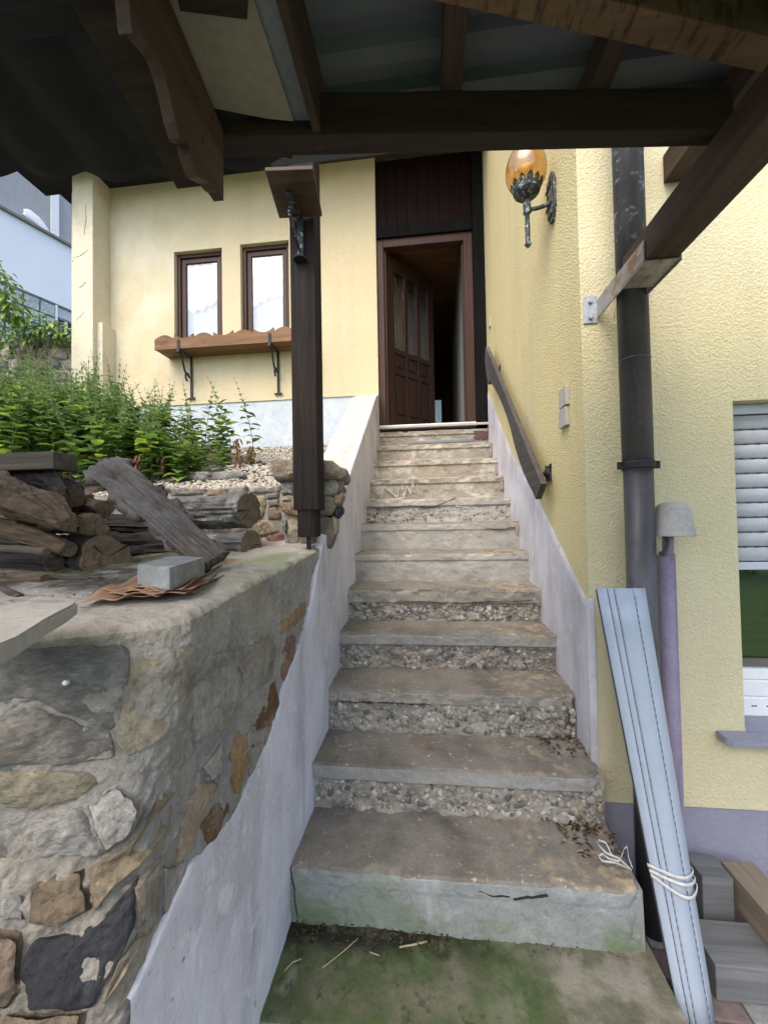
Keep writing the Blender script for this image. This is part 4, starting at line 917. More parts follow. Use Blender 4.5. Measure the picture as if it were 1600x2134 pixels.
# ================================================================== LITTLE TILED ROOF on the left
rl = thing('lean_to_roof', 'dark corrugated lean-to roof with carved brown barge board, top left', 'roof', (-.8, .9, 2.5))
SL = .27
xs = np.linspace(-2.6, -.36, 320); ysr = np.linspace(-.15, 1.07, 40)
xx, yy = np.meshgrid(xs, ysr, indexing='ij'); ph = (xx+.69)/.205
wave = -.030*np.abs(np.cos(math.pi*ph))**1.3*np.where(np.cos(2*math.pi*ph) > -2, 1, 1)
edge_y = yy+0.0
zz = 2.66+SL*(1.05-yy)*.9+wave+.10*np.clip((-.8-xx)/.6, 0, 1)*.9
o = sheet('corrugated_sheet', np.stack([xx, edge_y, zz], -1), MT['tile'], rl); md = o.modifiers.new('solid', 'SOLIDIFY'); md.thickness = .010; md.offset = 1
for i in range(3):
    y = .72-i*.38; z = 2.60+SL*(1.05-y)*.9
    bm = bmesh.new(); beam(bm, (-2.55, y, z+.06), (-.66, y, z-.005), .05, .035); frombm('batten', bm, MT['tile'], rl)
bm = bmesh.new(); beam(bm, (-.60, 1.0, 2.57), (-.60, -.12, 2.57+1.12*SL), .10, .10); frombm('rafter', bm, MT['brown_x'], rl)
# carved barge board: straight upper edge, scalloped lower edge
ysb = np.concatenate([np.linspace(.945, .3, 200), np.linspace(.29, -.14, 20)]); up_ = 2.625+(.945-ysb)*SL
loE = []
for x, y in ((455, 400), (447, 394), (436, 380), (412, 368), (402, 342), (394, 318), (393, 298), (377, 290), (366, 255), (356, 205), (344, 158), (330, 118), (310, 92), (298, 80), (276, 86), (288, 58), (276, 30), (268, -10), (252, -60), (214, -110)):
    p = at(x, y, X=-.497); loE.append((float(p[1]), float(p[2])))
loE.sort(reverse=True); loE.append((-.9, loE[-1][1]+.27*(loE[-1][0]+.9)))
loz = np.interp(-ysb, [-p[0] for p in loE], [p[1] for p in loE])
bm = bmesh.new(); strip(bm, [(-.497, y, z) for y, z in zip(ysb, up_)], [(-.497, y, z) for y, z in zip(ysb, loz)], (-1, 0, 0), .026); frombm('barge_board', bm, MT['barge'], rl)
bm = bmesh.new()
for (x, y) in ((410, 203), (441, 245), (423, 292), (385, 170)):
    p = at(x, y, X=-.497); lathe(bm, p, [(.0055, 0), (.005, .002), (.0005, .003)], 10, (1, 0, 0))
frombm('screw', bm, MT['iron'], rl)
pp_, pn_ = (-.4, .96, 2.645), (0, .2, 1.)
q = [at_pl(x, y, pp_, pn_) for x, y in ((250, -300), (430, -300), (612, 252), (560, 247), (430, 222))]
bm = bmesh.new(); plate(bm, q, Z_, .012); frombm('soffit_board', bm, MT['creamboard'], rl)
q = [at_pl(x, y, (-.4, .96, 2.618), pn_) for x, y in ((345, -120), (525, -120), (515, 40), (375, 22))]
bm = bmesh.new(); plate(bm, q, Z_, .025); frombm('trim_block', bm, MT['brown_x'], rl)
bm = bmesh.new(); pf_ = (-.3, .96, 2.655)
f0, f1, f2, f3 = [at_pl(x, y, pf_, pn_) for x, y in ((432, -300), (500, -300), (662, 288), (614, 252))]
plate(bm, [f0, f1, f2, f3], Z_, .002); plate(bm, [f1, f2, f2+np.array([.0, 0, -.018]), f1+np.array([0, 0, -.03])], (1, 0, 0), .002); frombm('flashing', bm, MT['zinc'], rl)
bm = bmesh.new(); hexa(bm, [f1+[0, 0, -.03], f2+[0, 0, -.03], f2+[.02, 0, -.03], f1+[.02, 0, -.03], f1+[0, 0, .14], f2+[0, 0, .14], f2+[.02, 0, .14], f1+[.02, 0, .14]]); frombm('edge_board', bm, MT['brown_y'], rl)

# ================================================================== POST with its little shelf
post = thing('wooden_post', 'dark square wooden post on an iron pin standing on the retaining wall', 'post', (-.585, 1.9, 1.48))
pz = 1.48
MT['crack'] = MT['crack']
pl, prr = at(610, 1000, Y=1.84)[0], at(662, 1000, Y=1.84)[0]; pw = prr-pl
boxo('shaft', pl, prr, 1.84, 1.84+pw, at(635, 1063, Y=1.84)[2], 3.9, MT['post'], post, .004)
t0, t1 = at(619, 1100, Y=1.84)[0], at(655, 1100, Y=1.84)[0]
boxo('tenon', t0, t1, 1.845, 1.84+pw-.01, at(635, 1120, Y=1.84)[2], at(635, 1063, Y=1.84)[2]+.002, MT['post'], post, .003)
bm = bmesh.new(); pc = (t0+t1)/2; tube(bm, [(pc, 1.885, 1.47), (pc, 1.885, at(635, 1118, Y=1.84)[2])], .011, 10); frombm('iron_pin', bm, MT['iron'], post)
# drying crack running down the face
bm = bmesh.new(); rs = random.Random(2)
for (fx_, za, zb2, wmax) in ((.56, 3.1, 1.62, .0026), (.40, 2.75, 2.35, .0013), (.66, 2.2, 1.9, .0015), (.50, 3.4, 3.15, .002)):
    L_, R_ = [], []; nn_ = int((za-zb2)/.02); x = pl+pw*fx_
    for i in range(nn_):
        z = za-i*.02; x += rs.uniform(-1, 1)*.0016+(.0004 if fx_ == .56 else 0); x = min(x, t1-.012); wd = wmax*(.25+.75*abs(math.sin(i*.13+fx_*9)))*math.sin(math.pi*(i+.5)/nn_)**.5
        L_.append((x-wd, 1.8385, z)); R_.append((x+wd, 1.8385, z))
    strip(bm, L_, R_, (0, 1, 0), .004)
frombm('crack', bm, MT['crack'], post)

shf = thing('post_shelf', 'small dark square shelf board on a patinated iron bracket fixed to the post', 'shelf', (-.6, 1.8, 2.8))
zs = at(627, 455, Y=1.835)[2]
q = [at(582, 455, Z=zs), at(671, 451, Z=zs), at(652, 352, Z=zs), at(552, 356, Z=zs)]
bm = bmesh.new(); plate(bm, q, Z_, .018); bmesh.ops.bevel(bm, geom=bm.edges[:], offset=.002, segments=1, affect='EDGES'); frombm('board', bm, MT['shelf'], shf)
bx = at(626, 500, Y=1.83)[0]; bm = bmesh.new(); zlow = at(628, 540, Y=1.83)[2]
beam(bm, (bx, 1.83, zs-.003), (bx, 1.83, zlow), .028, .012, up=(0, 1, 0), bev=.002)
beam(bm, (bx-.002, 1.67, zs-.008), (bx, 1.83, zs-.008), .026, .010, bev=.002)
frombm('bracket', bm, MT['patina_iron'], shf)
bm = bmesh.new(); pp = []
for i in range(16):
    t = i/15; y = 1.825-.115*math.sin(math.pi*min(t*1.05, 1))-.06*(1-t)**2; z = zs-.012+(zlow+.05-zs)*t
    pp.append((bx-.004, y, z))
for a, b in zip(pp, pp[1:]): beam(bm, a, b, .020, .010, up=(1, 0, 0), bev=0)
frombm('scroll', bm, MT['patina_iron'], shf)
bm = bmesh.new(); lathe(bm, (bx, 1.822, zlow-.012), [(.0005, 0), (.034, .004), (.036, .010), (.012, .014)], 8); frombm('foot', bm, MT['iron'], shf)

# ================================================================== WINDOW BOX
wb = thing('window_box', 'long scalloped wooden flower shelf on two iron brackets under the windows', 'window box', (-2.2, 4.3, 3.55))
yb0, yb1 = 4.20, YH-.004
xl_, xr_ = at(322, 715, Y=yb0)[0], at(640, 700, Y=yb0)[0]
zb_ = at(325, 729, Y=yb0)[2]; pts = []; xs = np.linspace(xl_, xr_, 240)
for x in xs:
    t = (x-xl_)/.235; f = t-math.floor(t); pts.append((x, yb0, zb_+.118+(.045*abs(math.sin(math.pi*f)) if int(t) % 2 == 0 else .05*(2*abs(f-.5))**2.2)))
bm = bmesh.new(); strip(bm, pts, [(p_[0], yb0, zb_) for p_ in pts], (0, 1, 0), .022); frombm('scalloped_front', bm, MT['box_wood'], wb)
boxo('base_board', xl_+.002, xr_-.002, yb0+.023, yb1, zb_+.002, zb_+.024, MT['box_wood'], wb, .002)
boxo('end_board', xl_+.002, xl_+.022, yb0+.023, yb1, zb_+.025, zb_+.115, MT['box_wood'], wb, .002)
for px_ in (372, 562):
    xb = at(px_, 720, Y=yb0)[0]; zl = zb_-.50
    bm = bmesh.new()
    beam(bm, (xb, yb0-.006, zb_+.10), (xb, yb0-.006, zb_-.03), .030, .008, up=(0, 1, 0), bev=.001)
    beam(bm, (xb, yb0-.005, zb_-.010), (xb, yb1-.01, zb_-.010), .028, .010, bev=.001)
    beam(bm, (xb, yb1-.012, zb_), (xb, yb1-.012, zl), .026, .010, up=(0, 1, 0), bev=.001)
    br = frombm('bracket', bm, MT['iron'], wb)
    bm = bmesh.new(); pp = []
    for i in range(20):
        t = i/19; pp.append((xb, yb0+.02+.18*t, zb_-.03-.24*math.sin(t*math.pi*.5)**1.3+.02*math.sin(t*9)))
    for i in range(9): a = i/8*math.pi*1.5; pp.append((xb, yb0+.20-.035*(1-math.cos(a)), zb_-.27+.045*math.sin(a)))
    tube(bm, pp, .011, 6); tube(bm, [(xb-.016, yb0+.0, zb_-.04), (xb+.016, yb0, zb_-.04)], .022, 10); frombm('scroll', bm, MT['iron'], br)
    bm = bmesh.new(); beam(bm, (xb-.045, yb1-.014, zl), (xb+.045, yb1-.014, zl+.004), .012, .022, bev=.002); frombm('foot', bm, MT['iron'], br)

# ================================================================== WALL LAMP
lamp = thing('wall_lamp', 'amber glass globe lantern on a patinated wrought iron arm on the side wall', 'lamp', (XR, 2.12, 3.2))
LY = 2.13; gc = at(1096, 358, Y=LY); lx = gc[0]; zcup = at(1097, 398, Y=LY)[2]; gz0 = zcup
gh = .25; prof = []
for i in range(25):
    a = math.pi*i/24; prof.append((.103*math.sin(a)**.9*(1+.10*math.cos(a)), gz0-.005+gh*(1-math.cos(a))/2))
bm = bmesh.new(); lathe(bm, (lx, LY, 0), prof, 40); frombm('globe', bm, MT['amber'], lamp, True)
bm = bmesh.new(); lathe(bm, (lx, LY, gz0+.02), [(.014, 0), (.015, .03), (.033, .065), (.036, .085), (.030, .11), (.0005, .122)], 20); frombm('bulb', bm, MT['bulb'], lamp, True)
bm = bmesh.new(); lathe(bm, (lx, LY, gz0-.028), [(.0005, 0), (.030, .0), (.052, .004), (.066, .018), (.071, .040), (.068, .041), (.05, .02), (.0005, .012)], 28)
for i in range(12):
    a = 2*math.pi*i/12; c, s = math.cos(a), math.sin(a); r0, r1 = .071, .084
    pa = [Vector((lx+r0*math.cos(a+d), LY+r0*math.sin(a+d), gz0+.008)) for d in (-.2, .2)]; pb = Vector((lx+r1*c, LY+r1*s, gz0+.045)); pm = [Vector((lx+(r1-.004)*math.cos(a+d), LY+(r1-.004)*math.sin(a+d), gz0+.026)) for d in (.19, -.19)]
    plate(bm, [pa[0], pa[1], pm[0], pb, pm[1]], (-c, -s, 0), .004)
frombm('crown_cup', bm, MT['patina_iron'], lamp, False)
zj = at(1100, 432, Y=LY)[2]; zend = at(1103, 515, Y=LY)[2]
bm = bmesh.new(); lathe(bm, (lx, LY, 0), [(.0005, gz0-.026), (.012, gz0-.03), (.012, gz0-.05), (.018, gz0-.06), (.012, gz0-.072), (.014, zj+.03), (.020, zj+.02), (.019, zj-.02), (.022, zj-.028), (.011, zj-.036), (.013, zj-.10), (.012, zend+.03), (.011, zend+.026), (.018, zend+.018), (.012, zend+.008), (.007, zend), (.0005, zend-.004)], 12); frombm('stem', bm, MT['patina_iron'], lamp, True)
zp = at(1150, 410, X=XR)[2]; bm = bmesh.new(); pp = []
for i in range(12): t = i/11; pp.append((lx+(XR-.012-lx)*t, LY, zj-.012+(zp-.035-zj)*t**2.2))
tube(bm, pp, .0105, 10); frombm('arm', bm, MT['patina_iron'], lamp, True)
bm = bmesh.new(); z0_, z1_ = at(1154, 463, X=XR)[2], at(1156, 352, X=XR)[2]
plate(bm, [(XR-.001, LY-.048, z0_+.06), (XR-.001, LY-.02, z0_), (XR-.001, LY+.02, z0_), (XR-.001, LY+.048, z0_+.06), (XR-.001, LY+.048, z1_-.05), (XR-.001, LY+.02, z1_), (XR-.001, LY-.02, z1_), (XR-.001, LY-.048, z1_-.05)], (-1, 0, 0), .016)
for d in (-.03, -.01, .01, .03): box(bm, XR-.024, XR-.017, LY+d-.008, LY+d+.008, z0_+.03, z1_-.03, .002)
for z in (z0_+.085, z1_-.07): box(bm, XR-.028, XR-.0245, LY-.05, LY+.05, z-.008, z+.008, .002)
frombm('back_plate', bm, MT['patina_iron'], lamp)

# ================================================================== HANDRAIL
hr = thing('handrail', 'weathered grey carved plank handrail on two iron rosettes along the side wall', 'handrail', (XR, 3.1, 2.2))
XH = .60
pa, pb = at(1012, 722, X=XH), at(1127, 1008, X=XH)
A, B = np.array([pa[1], pa[2]]), np.array([pb[1], pb[2]]); Lh = np.linalg.norm(B-A); dh = (B-A)/Lh; nh = np.array([dh[1], -dh[0]])
if nh[1] > 0: nh = -nh
lower = [(0, .05), (.02, .13), (.12, .19), (.26, .235), (.33, .25), (.345, .20), (.40, .185), (.55, .16), (.75, .13), (1.0, .11), (1.25, .105), (1.45, .12), (1.6, .15), (1.78, .165), (1.95, .165), (2.1, .15), (2.2, .135), (2.28, .13)]
lower = [(l[0]*Lh/2.28, l[1]) for l in lower]
tl = np.linspace(0, Lh, 120); pt_, pb_ = [(XH, *(A+dh*t)) for t in tl], [(XH, *(A+dh*(t-.035*(t/Lh)**8)+nh*interp(t, lower))) for t in tl]
bm = bmesh.new(); strip(bm, pt_, pb_, (1, 0, 0), .032); frombm('plank', bm, MT['rail'], hr)
for (x, y) in ((1141, 986), (1039, 775)):
    p = at(x, y, X=XR-.01); bm = bmesh.new()
    tube(bm, [(XH+.03, p[1], p[2]), (XR-.012, p[1], p[2])], .010, 8)
    br = frombm('bracket', bm, MT['iron'], hr)
    bm = bmesh.new(); pts = []
    for i in range(8):
        a = i*math.pi/4+math.pi/4; rr_ = .068 if i % 2 == 0 else .036; pts.append((XR-.002, p[1]+rr_*math.cos(a), p[2]+rr_*math.sin(a)))
    plate(bm, pts, (-1, 0, 0), .008); lathe(bm, (XR-.010, p[1], p[2]), [(.034, 0), (.028, .010), (.016, .018), (.0005, .022)], 12, (-1, 0, 0)); frombm('rosette', bm, MT['iron'], br)

# small fittings on the side wall
for i, ((y0_, y1_), lb) in enumerate((((812, 845), 'upper of two small grey plates on the yellow side wall'), ((850, 891), 'lower of two small grey plates on the yellow side wall'))):
    p, q = at(1172, (y0_+y1_)/2, X=XR), at(1187, (y0_+y1_)/2, X=XR); zc_ = (p[2]+q[2])/2; hh = (y1_-y0_)*.0047/2*.5
    o = boxo('wall_plate', XR-.020, XR-.0005, q[1], p[1], zc_-.045, zc_+.045, MT['plate'], None, .002); tag(o, lb, 'plate')
p = at(1022, 672, X=XR); o = boxo('bell_button', XR-.016, XR-.0005, p[1]-.025, p[1]+.025, p[2]-.05, p[2]+.05, MT['plate'], None, .003); tag(o, 'tiny pale bell push on the side wall close to the black door post', 'bell')

# ================================================================== DOWNPIPE
dp = thing('downpipe', 'thick dark weathered metal downpipe running down the front wall past the timber canopy', 'pipe', (.85, 1.70, 0))
cx = .847; cyp = 1.70; rp = .056
zc_ = at(1330, 965, Y=1.64)[2]
bm = bmesh.new(); tube(bm, [(cx, cyp, zc_-.012), (cx-.006, cyp, 6.0)], [rp, rp], 32); frombm('pipe', bm, MT['pipe'], dp, True)
bm = bmesh.new(); tube(bm, [(cx, cyp, 0), (cx, cyp, zc_-.010)], [rp-.003, rp-.003], 32); frombm('pipe', bm, MT['pipe'], dp, True)
bm = bmesh.new(); lathe(bm, (cx, cyp, zc_), [(rp-.002, -.016), (rp+.004, -.014), (rp+.005, .010), (rp+.002, .014), (rp-.002, .014)], 32); box(bm, cx-rp-.022, cx-rp-.002, cyp-.006, cyp+.006, zc_-.016, zc_+.014, .001); box(bm, cx+rp+.002, cx+rp+.026, cyp-.006, cyp+.006, zc_-.016, zc_+.014, .001)
box(bm, cx-.01, cx+.01, cyp+rp, YF-.002, zc_-.01, zc_+.008, .001)
frombm('clamp', bm, MT['iron'], dp)
p = at(1310, 740, Y=1.64)
bm = bmesh.new(); lathe(bm, (cx, cyp, p[2]), [(rp-.001, -.003), (rp+.0012, -.001), (rp+.0012, .002), (rp-.001, .004)], 32); frombm('seam', bm, MT['pipe'], dp, True)

# ================================================================== STANDPIPE with bucket cap
vp = thing('stand_pipe', 'purple painted standpipe under a grey bucket shaped cap beside the downpipe', 'pipe', (.95, 1.72, 0))
ccx, ccy = at(1401, 1080, Y=1.70)[0], 1.70
zt_, zl_ = at(1400, 1048, Y=1.66)[2], at(1400, 1118, Y=1.63)[2]
bm = bmesh.new(); lathe(bm, (ccx, ccy, 0), [(.0005, zt_+.004), (.030, zt_+.003), (.044, zt_-.002), (.053, zt_-.012), (.058, zt_-.026), (.064, zt_-.06), (.074, zl_+.004), (.076, zl_), (.070, zl_-.001), (.06, zt_-.03), (.0005, zt_-.02)], 28)
frombm('cap', bm, MT['capgrey'], vp, True)
px0 = at(1391, 1150, Y=1.72)[0]; px1 = at(1392, 1400, Y=1.72)[0]
bm = bmesh.new(); tube(bm, [(px0+.012, 1.73, zt_-.04), (px0+.008, 1.735, zl_-.10)], .020, 14); frombm('neck', bm, MT['purple'], vp, True)
bm = bmesh.new(); tube(bm, [(px0, 1.745, zl_-.085), (px0, 1.745, 0)], .030, 18); frombm('pipe', bm, MT['purple'], vp, True)
boxo('back_batten', px0+.028, px0+.050, 1.755, YF-.002, .41, zl_-.075, MT['purple'], vp, .002)
bm = bmesh.new(); pp = [(px0-.02, 1.70, zl_+.02)]+[(px0-.035+.03*math.cos(a), 1.71, zl_-.03+.04*math.sin(a)) for a in np.linspace(1.2, -1.6, 10)]; tube(bm, pp, .006, 8); frombm('cable', bm, MT['pvc_dark'], vp, True)

# ================================================================== BUNDLE OF SHUTTER SLATS
sb = thing('shutter_panel', 'tall bundle of pale grey plastic shutter slats leaning against the downpipe', 'shutter', (.8, 1.42, 0))
bl, br_ = at(1418, 2200, Y=1.36), at(1470, 2118, Y=1.40)
tl_, tr_ = at(1240, 1226, Y=1.60), at(1342, 1226, Y=1.57)
bot0, bot1 = np.array([.745, 1.345, .0]), np.array([.885, 1.425, .0])
# panel frame: long axis up, cross axis
def SB(u, v, n=0):
    p = (bot0*(1-u)+bot1*u)*(1-v)+(tl_*(1-u)+tr_*u)*v
    ax = ((tl_+tr_)-(bot0+bot1))/2; cr = (bot1-bot0)+(tr_-tl_); nn = np.cross(cr, ax); nn = nn/np.linalg.norm(nn)
    return p+nn*n
def bow(u): return .045*math.sin(math.pi*min(max((u+.05)/1.1, 0), 1))
edges_u = [0, .16, .265, .63, 1.0]
for i, (a, b) in enumerate(zip(edges_u, edges_u[1:])):
    us_ = np.linspace(a+.0025, b-.0025, 9); vs_ = np.linspace(0, 1, 12)
    G = np.array([[SB(u, v, bow(u)+.004*math.sin(math.pi*(u-a)/(b-a))) for v in vs_] for u in us_])
    if i == 3:
        for j in range(9):
            G[j, 0] = SB(us_[j], .012*(max(0, (us_[j]-.9)/.1))**2, bow(us_[j]))
    o = sheet('slat', G, MT['pvc'], sb, False); md = o.modifiers.new('solid', 'SOLIDIFY'); md.thickness = .008
    if i in (1, 2, 3):
        bm = bmesh.new()
        for j in range(60):
            v0 = .01+j*.0163; uu = a-.001
            c = [SB(uu-.002, v0, bow(uu)+.0015), SB(uu+.004, v0, bow(uu)+.0015), SB(uu+.004, v0+.0085, bow(uu)+.0015), SB(uu-.002, v0+.0085, bow(uu)+.0015)]
            plate(bm, c, np.cross(c[1]-c[0], c[2]-c[1])/np.linalg.norm(np.cross(c[1]-c[0], c[2]-c[1])), -.002)
        frombm('hinge_slot', bm, MT['pvc_dark'], o)['kind'] = 'stuff'
G = np.array([[SB(u, v, bow(u)-.012) for v in np.linspace(0.004, .996, 6)] for u in np.linspace(.01, .99, 24)]); o = sheet('inner_slat', G, MT['pvc_dark'], sb); md = o.modifiers.new('solid', 'SOLIDIFY'); md.thickness = .004
# tape tied round it
tp = thing('tape_tie', 'pale cotton tape wound round the shutter bundle and hanging loose over the step', 'tape', SB(.5, .32, .08))
def ribbon(nm, pts, wd, up):
    bm = bmesh.new(); up = np.array(up, float); P = [np.array(p) for p in pts]; a = [bm.verts.new(tuple(p-up*wd/2)) for p in P]; b = [bm.verts.new(tuple(p+up*wd/2)) for p in P]
    for i in range(len(P)-1): bm.faces.new((a[i], a[i+1], b[i+1], b[i]))
    o = frombm(nm, bm, MT['tape'], tp, True); md = o.modifiers.new('solid', 'SOLIDIFY'); md.thickness = .0015; return o
axu = SB(.5, 1)-SB(.5, 0); axu = axu/np.linalg.norm(axu)
for i, (va, vb) in enumerate(((.345, .315), (.335, .300), (.325, .285))):
    pts = [SB(u, va+(vb-va)*u-.012*math.sin(math.pi*u)*(i == 2), bow(u)+.009+.004*i) for u in np.linspace(-.06, 1.04, 20)]
    pts += [SB(1.05, vb+.01*t, bow(1)-.03*t) for t in (.4, .8, 1.2)]
    ribbon('wrap', pts, .011, axu)
p0 = at(1316, 1815, Y=1.52); loops = [[(1316, 1815), (1290, 1790), (1262, 1778), (1245, 1760), (1248, 1752), (1262, 1758), (1272, 1778), (1285, 1792)], [(1316, 1815), (1285, 1800), (1255, 1796), (1245, 1785), (1255, 1780), (1268, 1790), (1290, 1796), (1300, 1770), (1306, 1765), (1310, 1790), (1322, 1820)]]
for i, lp in enumerate(loops):
    pts = []
    for a, b in zip(lp, lp[1:]):
        for t in (0, .34, .67): pts.append(at(a[0]+(b[0]-a[0])*t, a[1]+(b[1]-a[1])*t, Y=1.485+.012*i+.008*math.sin(len(pts))))
    ribbon('loose_end', pts, .010, (0, -.3, 1))

# ================================================================== TIMBERS stacked by the wall
def tim(lb, x0, x1, y0, y1, z0, z1, m_, bev=.004):
    o = boxo('timber_offcut', x0, x1, y0, y1, z0, z1, MT[m_], None, bev); tag(o, lb, 'timber', 'timber offcuts by the wall')
tim('weathered grey squared timber lying lowest on the pavers by the wall', .925, 1.75, 1.47, 1.63, .002, .118, 'timber_grey')
tim('short grey timber with ringed end grain standing behind the others', 1.015, 1.125, 1.67, 1.78, .0025, .24, 'timber_grey')
tim('tan squared timber lying on top of the grey one at the right edge', 1.14, 1.26, 1.50, 1.76, .119, .235, 'timber_tan')

# ================================================================== THINGS ON THE WALL TOP
q = [at(162, 1255, Z=1.475), at(-60, 1262, Z=1.475), at(-120, 1380, Z=1.475), at(2, 1338, Z=1.475)]
q = [at(163, 1254, Z=1.478), at(-140, 1262, Z=1.478), at(-140, 1420, Z=1.478), at(-8, 1346, Z=1.478)]
bm = bmesh.new(); plate(bm, q, (0, 0, -1), .026); bmesh.ops.bevel(bm, geom=bm.edges[:], offset=.004, segments=2, affect='EDGES'); bmesh.ops.subdivide_edges(bm, edges=bm.edges[:], cuts=5, use_grid_fill=True)
for v in bm.verts: v.co += Vector((fbm(np.array(v.co)[None], 12, 3, 5)[0]*.003, fbm(np.array(v.co)[None], 12, 3, 6)[0]*.003, fbm(np.array(v.co)[None], 14, 3, 7)[0]*.002))
tag(frombm('concrete_slab', bm, MT['slab'], None), 'thin pale concrete slab lying loose on the left front of the retaining wall', 'slab')
q = [at(x, y, Z=1.512) for x, y in ((285, 1176), (355, 1184), (427, 1162), (364, 1157))]
bm = bmesh.new(); plate(bm, q, (0, 0, -1), .058); bmesh.ops.bevel(bm, geom=bm.edges[:], offset=.004, segments=2, affect='EDGES'); tag(frombm('concrete_block', bm, MT['block'], None), 'grey rectangular concrete block weighing down the brown sheets on the wall', 'block')
MT['sheet'] = pmat('brown_sheet', [(.22, .125, .07), (.36, .22, .135)], 8, .75, [(30, .3, .004, 'n')], [dict(col=(.34, .22, .14), scale=5, lo=.55, hi=.7, amt=.6)], var=.12)
names = ['lowest brown curled sheet, reaching furthest left along the wall top', 'brown curled sheet second from the bottom under the concrete block', 'brown curled sheet in the middle of the pile under the block', 'brown curled sheet with its corner bent up towards the right', 'brown curled sheet second from the top below the concrete block', 'topmost brown curled sheet directly under the concrete block']
bc = at(352, 1225, Z=1.445)
for i in range(6):
    q = [[(165, 1256), (330, 1250), (400, 1208), (290, 1205)], [(225, 1250), (385, 1245), (470, 1190), (330, 1200)], [(262, 1240), (400, 1240), (515, 1180), (380, 1190)], [(300, 1238), (410, 1234), (492, 1172), (400, 1180)], [(215, 1236), (340, 1244), (430, 1200), (310, 1195)], [(270, 1230), (380, 1236), (470, 1180), (360, 1190)]][i]
    c = [at(x, y, Z=1.437+.0022*i) for x, y in q]; n = 16
    G = np.zeros((n, n, 3))
    for a in range(n):
        for b in range(n):
            u, v = a/(n-1), b/(n-1); p = (c[0]*(1-u)+c[1]*u)*(1-v)+(c[3]*(1-u)+c[2]*u)*v
            edge = max(abs(u-.5), abs(v-.5))*2
            p = p.copy(); p[2] += .010*edge**3*(1+fbm(np.array([[u*2, v*2, i*3.]]), 1.5, 2, i)[0])+.004*math.sin(u*9+i)*edge+(.018*v**3*(u > .2) if i in (2, 3) else 0); G[a, b] = p
    o = sheet('brown_sheet', G, MT['sheet'], None); md = o.modifiers.new('solid', 'SOLIDIFY'); md.thickness = .0016; tag(o, names[i], 'sheet', 'pile of brown sheets under the block')

# ================================================================== FIREWOOD
BARK = {'grey': wood('bark_grey', [(.050, .041, .032), (.12, .10, .080)], 'X', .95, 9, 1.), 'dark': wood('bark_dark', [(.016, .0135, .012), (.045, .039, .034)], 'X', .95, 9, 1.),
        'brown': wood('bark_brown', [(.055, .038, .024), (.135, .098, .062)], 'X', .95, 8, 1.),
        'birch': pmat('bark_birch', [(.06, .056, .053), (.17, .165, .155)], 16, .8, [(40, .8, .008, 'n')], [dict(col=(.36, .35, .33), scale=7, lo=.52, hi=.66, amt=.7), dict(col=(.02, .018, .016), scale=30, lo=.62, hi=.68, amt=.9, stretch=(.3, 1, 1))]),
        'end2': pmat('end_grain_dark', [(.105, .074, .045), (.185, .135, .086)], 26, .9, [(60, .5, .004, 'n')], var=.2),
        'end': pmat('end_grain', [(.12, .085, .052), (.21, .155, .10)], 26, .9, [(60, .5, .004, 'n')], [dict(col=(.06, .045, .03), scale=30, lo=.62, hi=.7, amt=.8)], var=.15)}
